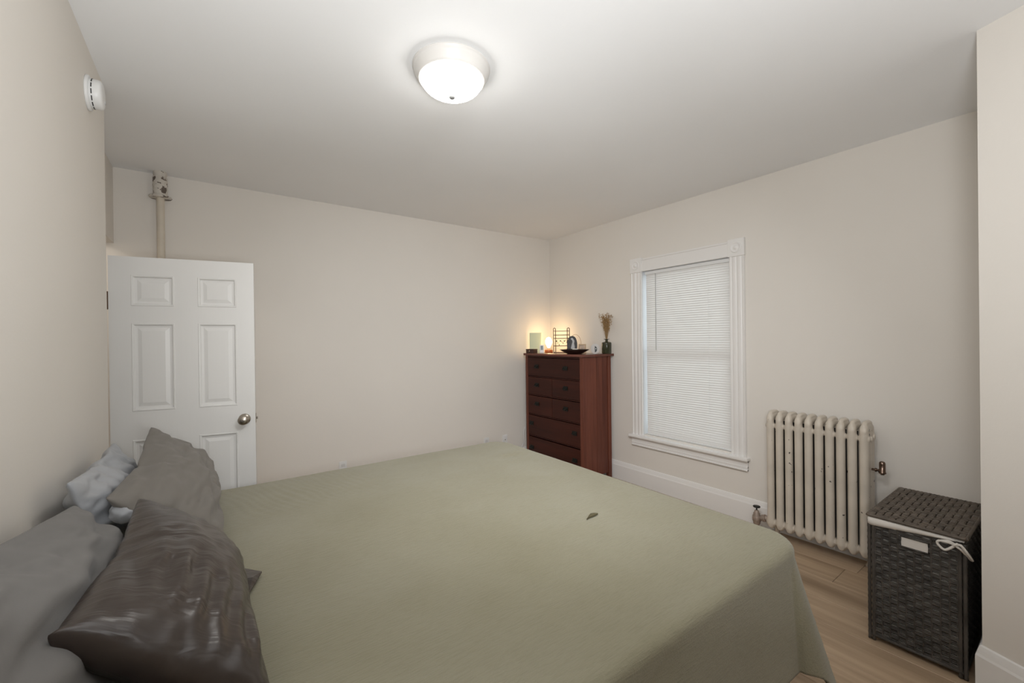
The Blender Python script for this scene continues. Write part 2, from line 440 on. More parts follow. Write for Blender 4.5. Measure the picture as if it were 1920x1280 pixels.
# ------------------------------------------------------------- steam pipe in the corner
rp = empty('riser_pipe', (-.290, Y - .062, 0)); tag(rp, 'cream painted steam riser pipe rising to ceiling behind the door', 'pipe')
bm = BM(); lathe(bm, [(.0245, 0), (.0245, 2.66)], 24); obj('pipe', bm, CREAMPIPE, rp, True)
FITM = mat('chipped_fitting', (.62, .58, .52), .5, noise_amt=.06, noise_scale=15, bump=.5, bump_scale=45)
nt = FITM.node_tree
P = nt.nodes['Principled BSDF']; src = P.inputs['Base Color'].links[0].from_socket
def chips(M, colr, thr, scale, zmask=None):
    nt = M.node_tree; P = nt.nodes['Principled BSDF']; src = P.inputs['Base Color'].links[0].from_socket
    tc = nt.nodes.new('ShaderNodeTexCoord'); n = nt.nodes.new('ShaderNodeTexNoise'); n.inputs['Scale'].default_value = scale; n.inputs['Detail'].default_value = 3
    geo = nt.nodes.new('ShaderNodeNewGeometry')
    nt.links.new(geo.outputs['Position'], n.inputs['Vector'])
    r = nt.nodes.new('ShaderNodeValToRGB'); r.color_ramp.elements[0].position = thr; r.color_ramp.elements[1].position = thr + .015
    nt.links.new(n.outputs['Fac'], r.inputs[0])
    mx = nt.nodes.new('ShaderNodeMix'); mx.data_type = 'RGBA'; mx.inputs[7].default_value = (*colr, 1)
    nt.links.new(r.outputs[0], mx.inputs[0]); nt.links.new(src, mx.inputs[6]); nt.links.new(mx.outputs[2], P.inputs['Base Color'])
chips(FITM, (.13, .10, .08), .56, 24)
bm = lathe(BM(), [(.024, 2.640), (.046, 2.642), (.050, 2.652), (.047, 2.660), (.040, 2.664), (.043, 2.672), (.043, 2.690), (.041, 2.700), (.0445, 2.712), (.0445, 2.735),
                  (.042, 2.742), (.044, 2.75), (.044, 2.785), (.040, 2.792), (.036, 2.80), (.041, 2.81), (.042, 2.822), (.042, 2.831)], 28)
obj('coupling', bm, FITM, rp, True)
bm = lathe(BM(), [(.024, 2.636), (.066, 2.634), (.070, 2.640), (.066, 2.647), (.024, 2.649)], 28); obj('collar', bm, FITM, rp, True)

# ------------------------------------------------------------- ceiling light
lx, ly = .952, 1.788
cl = empty('ceiling_light', (lx, ly, H)); tag(cl, 'round flush ceiling lamp with white rim and glowing bowl', 'ceiling lamp')
RIM = mat('lamp_rim', (.72, .70, .67), .3, spec=.5)
bm = lathe(BM(), [(.0, 0), (.181, 0), (.184, .004), (.182, .010), (.178, .013), (.179, .020), (.176, .026), (.170, .034), (.163, .050), (.158, .056), (.154, .060), (.1475, .060), (.144, .056), (.12, .05), (0, .05)], 72, axis='-z')
obj('rim', bm, RIM, cl, True)
GL = mat('lit_glass', (.9, .9, .88), .3, emit=(1, .98, .94), estr=LAMP)
prof = [(.1455, .056)]
for k in range(1, 13):
    a = k / 12 * pi / 2; prof.append((.1455 * cos(a) ** .85 if k < 12 else 0, .056 + .070 * sin(a)))
bm = lathe(BM(), prof, 64, axis='-z'); obj('glass_bowl', bm, GL, cl, True)
bm = lathe(BM(), [(0, .146), (.009, .145), (.015, .140), (.015, .133), (.017, .130), (.017, .1225), (0, .122)], 24, axis='-z')
obj('finial', bm, mat('finial', (.22, .22, .215), .4), cl, True)

# ------------------------------------------------------------- smoke detector
sd = empty('smoke_detector', (XL, 2.545, 2.625)); tag(sd, 'round white smoke detector high on left wall near ceiling', 'smoke detector')
bm = lathe(BM(), [(0, 0), (.071, 0), (.0725, .003), (.071, .010), (.066, .012), (0, .012)], 48, axis='x'); obj('base_plate', bm, WHITEP, sd, True)
bm = lathe(BM(), [(.060, .012), (.0605, .018), (.0605, .038), (.058, .046), (.050, .051), (.030, .0525), (0, .053)], 48, axis='x')
bd = obj('housing', bm, WHITEP, sd, True)
bm = BM()
for k in range(14):
    a = 2 * pi * k / 14; c_, s_ = cos(a), sin(a)
    M4 = Matrix.Rotation(a, 4, 'X')
    b2 = BM(); box(b2, .019, .0225, -.010, .010, .0598, .0612)
    for v in b2.verts: v.co = M4 @ v.co
    me = bpy.data.meshes.new('t'); b2.to_mesh(me); b2.free(); bm.from_mesh(me); bpy.data.meshes.remove(me)
tag(obj('vent_slots', bm, BLACK, bd), kind='stuff')
bm = lathe(BM(), [(0, .003), (.008, .003), (.009, 0)], 16, (.052, .018, -.02), 'x'); obj('test_button', bm, mat('grey_button', (.5, .5, .5), .5), bd, True)

# ------------------------------------------------------------- wall outlets
def outlet(x, z, label, tog):
    e = empty('wall_outlet', (x, Y, z)); tag(e, label, 'outlet', None)
    mkbox('cover_plate', WHITEP, e, -.035, .035, -.006, 0, -.057, .057, .003)
    if tog:
        for zz in (-.02, .02): mkbox('socket', mat('socket', (.66, .66, .65), .4), e, -.016, .016, -.0085, -.004, zz - .014, zz + .014, .004)
    else: mkbox('coax_jack', NICKEL, e, -.005, .005, -.014, -.004, -.005, .005, .002)
outlet(1.013, .345, 'white wall outlet on far wall nearest to the door', True)
outlet(2.622, .335, 'white wall outlet just left of the blank jack plate', True)
outlet(2.885, .332, 'plain white wall plate on far wall nearest the dresser', False)

# ------------------------------------------------------------- bed
bed = empty('bed', (.68, 1.64, 0)); tag(bed, 'large bed with mattress hidden under the green bedspread', 'bed')
B = bed.location
FRM = mat('bed_frame', (.30, .30, .30), .4, metal=.6)
bx = lambda n, m_, x0, x1, y0, y1, z0, z1, bv: mkbox(n, m_, bed, x0 - B.x, x1 - B.x, y0 - B.y, y1 - B.y, z0, z1, bv, 3)
bx('mattress', mat('mattress', (.6, .58, .54), .9), -.40, 1.752, .660, 2.640, .46, .750, .08)
bx('box_spring', mat('box_spring', (.45, .44, .42), .9), -.40, 1.735, .675, 2.625, .24, .46, .05)
bm = BM()
for (x0, x1, y0, y1) in ((-.4, 1.74, .66, .70), (-.4, 1.74, 2.58, 2.62), (1.70, 1.74, .70, 2.58), (-.4, -.36, .70, 2.58), (-.36, 1.7, 1.62, 1.66)):
    box(bm, x0 - B.x, x1 - B.x, y0 - B.y, y1 - B.y, .205, .24)
obj('frame', bm, FRM, bed)
for (x, y) in ((-.33, .72), (1.66, .72), (-.33, 2.56), (1.66, 2.56), (1.66, 1.64), (-.33, 1.64)):
    bm = BM(); tube(bm, [(x - B.x, y - B.y, .205), (x - B.x, y - B.y, .012)], .016, 10); lathe(bm, [(.024, 0), (.024, .012), (.016, .016)], 14, (x - B.x, y - B.y, 0))
    obj('leg', bm, WHITEP, bed)

# bedspread
TOPZ = .775
def coverlet():
    x0, x1, y0, y1 = -.41, 1.768, .672, 2.630     # rounded rectangle core (before the edge roll)
    rc, r = .09, .032
    D = .43
    nx, ny = 330, 300
    ux = np.linspace(x0, x1 + D + .05, nx); uy = np.linspace(y0 - D - .03, y1 + D, ny)
    V = []
    for j in range(ny):
        for i in range(nx):
            u, v = ux[i], uy[j]
            # distance to core, head side open
            qx = max(u - (x1 - rc), 0); qy = (v - (y1 - rc)) if v > y1 - rc else ((y0 + rc) - v if v < y0 + rc else 0); sgy = 1 if v > (y0 + y1) / 2 else -1
            d = sqrt(qx * qx + qy * qy) - rc
            crown = .012 * (1 - ((v - 1.64) / 1.05) ** 2) * (1 - max(0, (u - .6) / 1.25) ** 2) if d < 0 else .0
            wr = .0045 * noise.noise(Vector((u * 1.3, v * 2.2, 3))) + .003 * noise.noise(Vector((u * 4, v * 7, 9)))
            # long fine wrinkles near the far pillow side
            wr += .0026 * max(0, 1 - abs(v - 2.35) / .35) * max(0, 1 - abs(u - .35) / .45) * sin((u * 1.1 + v * .35) * 150 + 5 * noise.noise(Vector((u * 6, v * 6, 0))))
            wr += .004 * exp(-((u - 1.62) / .12) ** 2 - ((v - 2.25) / .06) ** 2) * sin(v * 160 + u * 40)
            if d <= 0:
                V.append((u, v, TOPZ + crown * (1 if d < -.2 else max(0, -d / .2)) + wr)); continue
            L = d + rc
            nxn, nyn = qx / L, sgy * qy / L
            bx_, by_ = u - nxn * d, v - nyn * d     # point on core boundary
            arc = r * pi / 2
            if d < arc:
                a = d / r; out, dz = r * sin(a), r * (1 - cos(a))
            else: out, dz = r, r + d - arc
            corner = 2 * min(abs(nxn), abs(nyn))         # 0..1
            hang = max(0, dz - r)
            # side folds
            s = (bx_ if abs(nyn) > abs(nxn) else by_)
            fold = (.010 * sin(s * 7.0 + 1.5) + .012 * noise.noise(Vector((s * 3.0, 1.7, 0)))) * min(1, hang / .3) * (1 - corner)
            flare = hang * (.06 + .20 * corner ** .8) + fold
            if abs(nxn) > .02 and abs(nyn) > .02:
                ang = math.atan2(abs(nyn), abs(nxn))
                flare += .010 * (hang / .4) * sin(ang * 5 + .6)
            flare = max(flare, .004)
            V.append((bx_ + nxn * (out + flare), by_ + nyn * (out + flare), TOPZ - dz * (.97) + wr * .5))
    F = [(j * nx + i, j * nx + i + 1, (j + 1) * nx + i + 1, (j + 1) * nx + i) for j in range(ny - 1) for i in range(nx - 1)]
    return V, F
GREEN = bpy.data.materials.new('green_matelasse'); GREEN.use_nodes = True
def green(M):
    nt = M.node_tree; P = nt.nodes['Principled BSDF']; L = nt.links.new
    tc = nt.nodes.new('ShaderNodeTexCoord')
    mp = nt.nodes.new('ShaderNodeMapping'); mp.inputs['Scale'].default_value = (26, 210, 210); L(tc.outputs['Object'], mp.inputs[0])
    n = nt.nodes.new('ShaderNodeTexNoise'); n.inputs['Scale'].default_value = 1; n.inputs['Detail'].default_value = 3; n.inputs['Distortion'].default_value = .35; L(mp.outputs[0], n.inputs['Vector'])
    n3 = nt.nodes.new('ShaderNodeTexNoise'); n3.inputs['Scale'].default_value = 1.6; n3.inputs['Detail'].default_value = 3; L(tc.outputs['Object'], n3.inputs['Vector'])
    n4 = nt.nodes.new('ShaderNodeTexNoise'); n4.inputs['Scale'].default_value = 260; L(tc.outputs['Object'], n4.inputs['Vector'])
    r = nt.nodes.new('ShaderNodeValToRGB'); r.color_ramp.elements[0].position = .3; r.color_ramp.elements[1].position = .7
    r.color_ramp.elements[0].color = (.235, .215, .142, 1); r.color_ramp.elements[1].color = (.280, .262, .190, 1)
    L(n3.outputs['Fac'], r.inputs[0])
    r2 = nt.nodes.new('ShaderNodeValToRGB'); r2.color_ramp.elements[0].position = .30; r2.color_ramp.elements[1].position = .55
    r2.color_ramp.elements[0].color = (.80, .80, .76, 1); r2.color_ramp.elements[1].color = (1, 1, 1, 1)
    L(n.outputs['Fac'], r2.inputs[0])
    mx = nt.nodes.new('ShaderNodeMix'); mx.data_type = 'RGBA'; mx.blend_type = 'MULTIPLY'; mx.inputs[0].default_value = .4
    L(r.outputs[0], mx.inputs[6]); L(r2.outputs[0], mx.inputs[7]); L(mx.outputs[2], P.inputs['Base Color'])
    ad = nt.nodes.new('ShaderNodeMath'); ad.operation = 'MULTIPLY_ADD'; L(n4.outputs['Fac'], ad.inputs[0]); ad.inputs[1].default_value = .35; L(n.outputs['Fac'], ad.inputs[2])
    b = nt.nodes.new('ShaderNodeBump'); b.inputs['Strength'].default_value = .55; b.inputs['Distance'].default_value = .004
    L(ad.outputs[0], b.inputs['Height']); L(b.outputs[0], P.inputs['Normal'])
    P.inputs['Roughness'].default_value = .9; P.inputs['Specular IOR Level'].default_value = .15; P.inputs['Sheen Weight'].default_value = .25; P.inputs['Sheen Roughness'].default_value = .5
green(GREEN)
bs = obj('bedspread', coverlet(), GREEN, None, True)
tag(bs, 'olive green crinkled bedspread draped over the whole bed', 'bedspread')
so = bs.modifiers.new('thick', 'SOLIDIFY'); so.thickness = .005; so.offset = -1

# small puckered crease in the cloth
def _flat(px, py, z):
    d = _F + _R * ((px - 960) / FPX) - _U * ((py - 640) / FPX); t = (z - CZ) / d.z
    return Vector((d.x * t, d.y * t, z))
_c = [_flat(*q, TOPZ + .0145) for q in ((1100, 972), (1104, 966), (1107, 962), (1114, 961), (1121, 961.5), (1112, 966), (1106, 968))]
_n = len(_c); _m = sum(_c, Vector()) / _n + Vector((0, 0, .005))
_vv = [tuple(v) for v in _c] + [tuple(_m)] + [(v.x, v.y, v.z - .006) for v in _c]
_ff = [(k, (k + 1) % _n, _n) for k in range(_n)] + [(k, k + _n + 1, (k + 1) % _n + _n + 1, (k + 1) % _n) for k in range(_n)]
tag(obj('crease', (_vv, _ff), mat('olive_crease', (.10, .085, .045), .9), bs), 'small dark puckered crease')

# ------------------------------------------------------------- pillows (inflated by a cloth simulation, then posed)
def inflate(a, b, n, frames=26, press=5.0, seedz=0.0, stiff=12, shrink=0.0):
    """two-sided sheet a x b, inflated"""
    na, nb = int(n * a), int(n * b); idx = {}; V = []; F = []
    def vid(i, j, s):
        edge = i in (0, na) or j in (0, nb)
        k = (i, j, 0 if edge else s)
        if k not in idx:
            idx[k] = len(V)
            x, y = (i / na - .5) * a, (j / nb - .5) * b
            z = 0 if edge else s * (.012 + .004 * noise.noise(Vector((x * 6, y * 6, seedz + s))))
            V.append((x, y, z))
        return idx[k]
    for s in (1, -1):
        for i in range(na):
            for j in range(nb):
                f = (vid(i, j, s), vid(i + 1, j, s), vid(i + 1, j + 1, s), vid(i, j + 1, s))
                F.append(f if s > 0 else f[::-1])
    me = bpy.data.meshes.new('p'); me.from_pydata(V, [], F); me.update()
    o = bpy.data.objects.new('p', me); COL.objects.link(o)
    c = o.modifiers.new('c', 'CLOTH'); st = c.settings
    st.quality = 4; st.mass = .25; st.tension_stiffness = stiff; st.compression_stiffness = stiff; st.shear_stiffness = 4; st.bending_stiffness = .04
    st.tension_damping = 8; st.compression_damping = 8; st.air_damping = 3
    st.use_pressure = True; st.uniform_pressure_force = press; st.effector_weights.gravity = 0; st.shrink_min = shrink
    c.collision_settings.use_collision = False
    c.point_cache.frame_start = 1; c.point_cache.frame_end = frames + 2
    S.frame_start = 1; S.frame_end = frames + 2
    for f in range(1, frames + 1): S.frame_set(f)
    dg = bpy.context.evaluated_depsgraph_get(); ev = o.evaluated_get(dg); m2 = ev.to_mesh()
    P_ = [v.co.copy() for v in m2.vertices]; ev.to_mesh_clear()
    bpy.data.objects.remove(o); bpy.data.meshes.remove(me)
    ax = max(abs(p.x) for p in P_); ay = max(abs(p.y) for p in P_)
    az = max(abs(p.z) for p in P_)
    uv = [(v[0] / a * 2, v[1] / b * 2) for v in V]
    return [((p.x / ax) * .40 + q[0] * .60, (p.y / ay) * .40 + q[1] * .60, p.z / az) for p, q in zip(P_, uv)], F, uv


def pose(P_, corners, thick, shape=None, uv=None):
    NB, FB, FT, NT = [Vector(c) for c in corners]      # near-bottom, far-bottom, far-top, near-top
    out = []
    for i, (u, v, w_) in enumerate(P_):
        s, t = (u + 1) / 2, (v + 1) / 2
        c = NB * (1 - s) * (1 - t) + FB * s * (1 - t) + FT * s * t + NT * (1 - s) * t
        du = (FB - NB) * (1 - t) + (FT - NT) * t; dv = (NT - NB) * (1 - s) + (FT - FB) * s
        n = dv.cross(du).normalized()
        if n.x < 0 and abs(n.x) > .2: n = -n
        if abs(n.x) <= .2 and n.z < 0: n = -n
        th_ = thick
        if shape:
            c2, tk = shape(u, v, w_, uv[i] if uv else None); th_ *= tk; c = c + n * c2.z + du.normalized() * c2.x + dv.normalized() * c2.y
        out.append(c + n * w_ * th_)
    return out


def fabric(name, col, rough, sheen=.1, spec=.3, fine=.25, wr=.35, wscale=5, stretch=(1, 1, 1), aniso=0, metal=0, dist=.012):
    M = bpy.data.materials.new(name); M.use_nodes = True; nt = M.node_tree; P = nt.nodes['Principled BSDF']; L = nt.links.new
    P.inputs['Base Color'].default_value = (*col, 1); P.inputs['Roughness'].default_value = rough; P.inputs['Sheen Weight'].default_value = sheen
    P.inputs['Specular IOR Level'].default_value = spec; P.inputs['Metallic'].default_value = metal
    tc = nt.nodes.new('ShaderNodeTexCoord'); mp = nt.nodes.new('ShaderNodeMapping'); mp.inputs['Scale'].default_value = stretch; L(tc.outputs['Object'], mp.inputs[0])
    n = nt.nodes.new('ShaderNodeTexNoise'); n.inputs['Scale'].default_value = wscale; n.inputs['Detail'].default_value = 3; n.inputs['Distortion'].default_value = .7; L(mp.outputs[0], n.inputs['Vector'])
    f = nt.nodes.new('ShaderNodeTexNoise'); f.inputs['Scale'].default_value = 500; L(tc.outputs['Object'], f.inputs['Vector'])
    b = nt.nodes.new('ShaderNodeBump'); b.inputs['Strength'].default_value = wr; b.inputs['Distance'].default_value = dist; L(n.outputs['Fac'], b.inputs['Height'])
    b2 = nt.nodes.new('ShaderNodeBump'); b2.inputs['Strength'].default_value = fine; b2.inputs['Distance'].default_value = .0006; L(f.outputs['Fac'], b2.inputs['Height']); L(b.outputs[0], b2.inputs['Normal'])
    L(b2.outputs[0], P.inputs['Normal'])
    return M


P1, F1, UV1 = inflate(.90, .50, 70, press=4.5, seedz=1.0)
P2, F2, UV2 = inflate(.72, .50, 70, press=5.5, seedz=7.0, shrink=0)

def pillow(name, P_, F_, uv, corners, thick, m_, label, shape=None, sub=1):
    V = pose(P_, corners, thick, shape, uv)
    c0 = sum(V, Vector()) / len(V); zmin = min(v.z for v in V); base = Vector((c0.x, c0.y, zmin))
    root = empty(name, base); tag(root, label, 'pillow')
    o = obj('pillowcase', ([tuple(v - base) for v in V], F_), m_, root, True)
    if sub:
        s_ = o.modifiers.new('s', 'SUBSURF'); s_.levels = s_.render_levels = 1
    return root, o, V


def wrinkle(amp, fu, fv, seed, bow=0.0):
    def f(u, v, w_, uv):
        k = amp * noise.noise(Vector((u * fu, v * fv, seed + (3 if w_ > 0 else 0)))) + amp * .5 * noise.noise(Vector((u * fu * 2.3, v * fv * 2.3, seed + 9)))
        edge = (1 - abs(u) ** 6) * (1 - abs(v) ** 6)
        return Vector((0, 0, k * edge * (1 if w_ >= 0 else -1) + bow * (1 - u * u))), 1
    return f


def satin_shape(u, v, w_, uv):
    # near end is blunt: full thickness carries on almost to the end seam
    base, _ = wrinkle(.010, 3, 4, 31)(u, v, w_, uv)
    dxl = 0
    if u < -.5:
        t = (-.5 - u) / .5
        un = -.5 - .5 * (1 - (1 - t) ** 2.2); dxl = (un - u) * .33
    ridge = .010 * sin(v * 26 + 3 * noise.noise(Vector((u * 3, v * 2, 4)))) * exp(-((u + .45 - .25 * v) / .22) ** 2) * (1 - v * v)
    return base + Vector((dxl, 0, ridge * (1 if w_ > 0 else 0))), 1.0


TAUPE = fabric('taupe_cotton', (.175, .160, .142), .75, wr=.6, wscale=4.5, stretch=(1, .6, 2))
GREYC = fabric('grey_cotton', (.150, .143, .136), .75, wr=.6, wscale=4.5, stretch=(1, .6, 2))
BLUEG = fabric('blue_grey_sateen', (.34, .35, .37), .42, spec=.5, wr=.6, wscale=5)
DKGREY = fabric('charcoal_cotton', (.060, .060, .063), .8, wr=.3, wscale=4)
SATIN = fabric('brown_satin', (.034, .024, .019), .33, spec=.6, sheen=.0, fine=.05, wr=.5, wscale=7, stretch=(1, 3, 1), dist=.012)

# far taupe pillow
taupe = pillow('pillow', P1, F1, UV1, ((.05, 1.66, .80), (.03, 2.62, .83), (-.225, 2.50, 1.165), (-.27, 1.78, 1.06)), .105, TAUPE,
       'taupe grey pillow standing farthest from camera, in front of pale one', wrinkle(.024, 2.4, 6, 1))
_b = Vector(taupe[0].location)
_bm = BM(); bmesh.ops.create_icosphere(_bm, subdivisions=4, radius=1)
for v in _bm.verts:
    k = 1 + .10 * noise.noise(v.co * 2.5); v.co = Vector((v.co.x * .042 * k - .222, v.co.y * .05 * k + 1.815, v.co.z * .036 * k + 1.000)) - _b
tag(obj('pillow_insert', _bm, BLUEG, taupe[0], True), 'pale blue pillow end showing in the open case')
# pale blue grey pillow against the wall
pillow('pillow', P2, F2, UV2, ((-.27, 1.80, .80), (-.27, 2.52, .80), (-.345, 2.50, 1.11), (-.345, 1.76, 1.13)), .075, BLUEG,
       'pale blue grey wrinkled pillow squeezed against left wall', wrinkle(.03, 3.5, 3.5, 5))
# grey foreground pillow
pillow('pillow', P1, F1, UV1, ((-.14, .62, .82), (-.15, 1.66, .82), (-.315, 1.67, 1.09), (-.395, .74, 1.27)), .085, GREYC,
       'mid grey pillow leaning on left wall at bottom left corner', wrinkle(.022, 2.4, 5, 12))
# charcoal pillow lying flat
pillow('pillow', P2, F2, UV2, ((-.08, .66, .83), (-.08, 1.12, .83), (-.28, 1.12, .96), (-.28, .66, .98)), .06, DKGREY,
       'dark charcoal pillow lying flat under the brown satin one', wrinkle(.01, 2, 3, 21))
# brown satin pillow
brown = pillow('pillow', P2, F2, UV2, ((.095, .90, .84), (.075, 1.60, .83), (-.175, 1.62, 1.09), (-.212, .950, 1.085)), .095, SATIN,
       'shiny dark brown satin pillow nearest the camera', satin_shape)
flp = obj('flap', box(BM(), -.002, .002, -.002, .002, -.001, .001), SATIN, brown[0]); flp.data.clear_geometry()
_b = Vector(brown[0].location)
_t = [(.128, 1.575, .795), (.085, 1.625, .797), (.055, 1.53, .81), (.082, 1.45, .797), (.100, 1.53, .806)]
_v = [tuple(Vector(p) - _b) for p in _t]; _v2 = [(x, y, z - .004) for x, y, z in _v]
flp.data.from_pydata(_v + _v2, [], [(0, 1, 4), (1, 2, 4), (2, 3, 4), (3, 0, 4), (5, 9, 6), (6, 9, 7), (7, 9, 8), (8, 9, 5), (0, 5, 6, 1), (1, 6, 7, 2), (2, 7, 8, 3), (3, 8, 5, 0)])

# ------------------------------------------------------------- dresser
dx0, dx1, dy0, dy1, dz = 3.145, 3.585, 3.12, 4.085, 1.372
ds = empty('dresser', ((dx0 + dx1) / 2, (dy0 + dy1) / 2, 0)); tag(ds, 'tall dark cherry wood chest of drawers in far right corner', 'dresser')
D_ = ds.location
db = lambda n, m_, x0, x1, y0, y1, z0, z1, bv=.002, par=None: mkbox(n, m_, par or ds, x0 - D_.x, x1 - D_.x, y0 - D_.y, y1 - D_.y, z0, z1, bv)
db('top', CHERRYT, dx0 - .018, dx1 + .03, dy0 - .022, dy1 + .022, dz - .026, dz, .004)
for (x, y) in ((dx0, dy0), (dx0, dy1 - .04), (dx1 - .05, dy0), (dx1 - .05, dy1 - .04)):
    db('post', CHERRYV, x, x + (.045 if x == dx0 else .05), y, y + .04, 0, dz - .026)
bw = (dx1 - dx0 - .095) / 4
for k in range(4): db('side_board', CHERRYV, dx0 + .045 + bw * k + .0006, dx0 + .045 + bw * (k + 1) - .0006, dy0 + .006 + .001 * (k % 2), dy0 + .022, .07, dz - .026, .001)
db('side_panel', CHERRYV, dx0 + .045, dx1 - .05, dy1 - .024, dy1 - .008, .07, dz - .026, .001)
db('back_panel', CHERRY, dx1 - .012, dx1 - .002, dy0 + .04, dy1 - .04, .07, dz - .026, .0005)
# drawers from measured picture rows
rows = [(1.322, 1.103), (1.090, .884), (.867, .647), (.630, .390), (.368, .10)]
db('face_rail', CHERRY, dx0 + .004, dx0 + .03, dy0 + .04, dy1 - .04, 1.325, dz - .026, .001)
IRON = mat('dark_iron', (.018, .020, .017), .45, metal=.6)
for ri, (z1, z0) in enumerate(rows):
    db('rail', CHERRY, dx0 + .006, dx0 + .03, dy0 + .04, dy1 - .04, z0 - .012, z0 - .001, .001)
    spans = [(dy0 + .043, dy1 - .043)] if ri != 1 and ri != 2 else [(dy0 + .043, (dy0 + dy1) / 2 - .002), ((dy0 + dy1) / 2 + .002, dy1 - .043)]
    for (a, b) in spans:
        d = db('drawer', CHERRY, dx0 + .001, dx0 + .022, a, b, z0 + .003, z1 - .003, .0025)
        bm = BM(); box(bm, dx0 + .022 - D_.x, dx1 - .03 - D_.x, a + .01 - D_.y, b - .01 - D_.y, z0 + .01, z1 - .02); 
        obj('drawer_box', bm, CHERRY, d)
        if ri < 3: hy = [3.380, 3.874]
        else: hy = [3.247, 3.980]
        hy = [y for y in hy if a < y < b]
        for y in hy:
            zc = (1.218, 1.0, .776, .532, .243)[ri]
            bm = BM(); fx = dx0 + .001 - D_.x; yy = y - D_.y
            box(bm, fx - .004, fx, yy - .036, yy + .036, zc - .024, zc + .022, .002)
            tube(bm, [(fx - .004, yy - .026, zc + .006), (fx - .018, yy - .026, zc - .004), (fx - .022, yy - .020, zc - .014), (fx - .022, yy + .020, zc - .014), (fx - .018, yy + .026, zc - .004), (fx - .004, yy + .026, zc + .006)], .0035, 8)
            obj('handle', bm, IRON, d)

# items on the dresser; helper places them on the sight line of a measured picture column
def ray(px, py):
    return _F + _R * ((px - 960) / FPX) - _U * ((py - 640) / FPX)
def spot(px, xw, z=dz + .0005):
    d = ray(px, 660); t = xw / d.x
    return Vector((xw, d.y * t, z)), t / FPX       # metres per pixel
def pm(px, xw): return spot(px, xw)[1]

# direction facing the camera
def face(px): 
    d = ray(px, 660); return math.atan2(d.y, d.x) - pi / 2      # local -y faces camera

# brown box
p, s = spot(997, 3.195); e = empty('wooden_box', p, face(997) * .2 - pi / 2 + .35); tag(e, 'small dark brown box at the left end of the dresser top', 'box')
s_ = s; BRW = mat('brown_box', (.045, .018, .014), .4)
mkbox('body', BRW, e, -.058, .058, -.04, .04, 0, .038, .003); mkbox('lid', BRW, e, -.060, .060, -.042, .042, .039, .050, .003)
mkbox('clasp', mat('brass', (.7, .6, .4), .3, metal=1), e, -.005, .005, -.046, -.041, .018, .034, .002)
# digital thermometer
p, s = spot(1016, 3.30); e = empty('digital_thermometer', p, face(1016)); tag(e, 'small white upright gadget with dark display on dresser', 'thermometer')
bm = box(BM(), -.026, .026, -.008, .008, 0, .098, .004)
for v in bm.verts: v.co.y += v.co.z * .18
obj('body', bm, WHITEP, e)
bm = box(BM(), -.015, .015, -.0095, -.006, .036, .086, .001)
for v in bm.verts: v.co.y += v.co.z * .18
obj('display', bm, mat('lcd', (.05, .055, .05), .25), e)
# lamp: copper coloured base, glowing bulb
p, s = spot(1029, 3.40); lampp = p.copy(); e = empty('table_lamp', p); tag(e, 'tiny lamp with glowing bulb on orange round base', 'lamp')
COPPER = mat('orange_base', (.55, .16, .05), .35, noise_amt=.1)
bm = lathe(BM(), [(0, 0), (.047, 0), (.050, .004), (.050, .030), (.047, .036), (.02, .038), (.014, .040), (.013, .060), (0, .060)], 32); obj('base', bm, COPPER, e, True)
BULB = mat('lit_bulb', (1, .9, .7), .3, emit=(1, .72, .36), estr=7)
prof = [(0, .050), (.010, .052), (.016, .068), (.026, .088), (.036, .108), (.041, .128), (.040, .148), (.033, .168), (.020, .184), (0, .192)]
bm = lathe(BM(), prof, 28); obj('bulb', bm, BULB, e, True)
pl = bpy.data.lights.new('table_lamp_light', 'POINT'); pl.energy = GLOW; pl.color = (1, .66, .33); pl.shadow_soft_size = .03
po = bpy.data.objects.new('table_lamp_light', pl); po.location = p + Vector((0, 0, .26)); COL.objects.link(po); po.parent = None
# pale green glass panel behind, in front of the wall
GGL = mat('pale_green_card', (.68, .72, .50), .5, spec=.5)
p, s = spot(1004, 3.285); e = obj('upright_card', box(BM(), -.075, .075, -.002, .002, 0, .25, .001), GGL, None); e.location = p; e.rotation_euler = (radians(-3), 0, face(1004) - .15)
tag(e, 'pale green upright card behind the small brown box on dresser', 'card')
# jewellery rack
p, s = spot(1053, 3.44); e = empty('jewelry_rack', p, face(1053)); tag(e, 'dark metal jewelry rack with hoop ends and bars', 'jewelry rack')
WIRE = mat('dark_bronze', (.045, .016, .012), .4, metal=.5)
W2, HH, DD = .083, .300, .030
tray = box(BM(), -W2 - .012, W2 + .012, -.045, .045, 0, .010, .003); obj('base', tray, mat('rack_base', (.16, .07, .03), .4), e)
for sgn in (-1, 1):
    pts_ = [(sgn * W2, -DD / 2 * 1, .01)]
    pts_ = [(sgn * W2 - sgn * 0, 0, 0)]
    # hoop in the plane seen almost from the front: two uprights joined by a round top
    xa, xb = sgn * W2 - .013, sgn * W2 + .013
    pp = [(xa, .012, .008), (xa, .012, HH - .014)] + [(sgn * W2 - .013 * cos(a), .012 * cos(a), HH - .014 + .014 * sin(a)) for a in [pi * k / 8 for k in range(1, 8)]] + [(xb, -.012, HH - .014), (xb, -.012, .008)]
    obj('upright', tube(BM(), pp, .0040, 8), WIRE, e, True)
for z in (.262, .215, .175, .085): obj('crossbar', tube(BM(), [(-W2 - .013, 0, z), (W2 + .013, 0, z)], .0042 if z < .25 else .003, 8), WIRE, e, True)
SILV = mat('silver', (.5, .5, .42), .3, metal=1); 
rack = e
ear0 = None
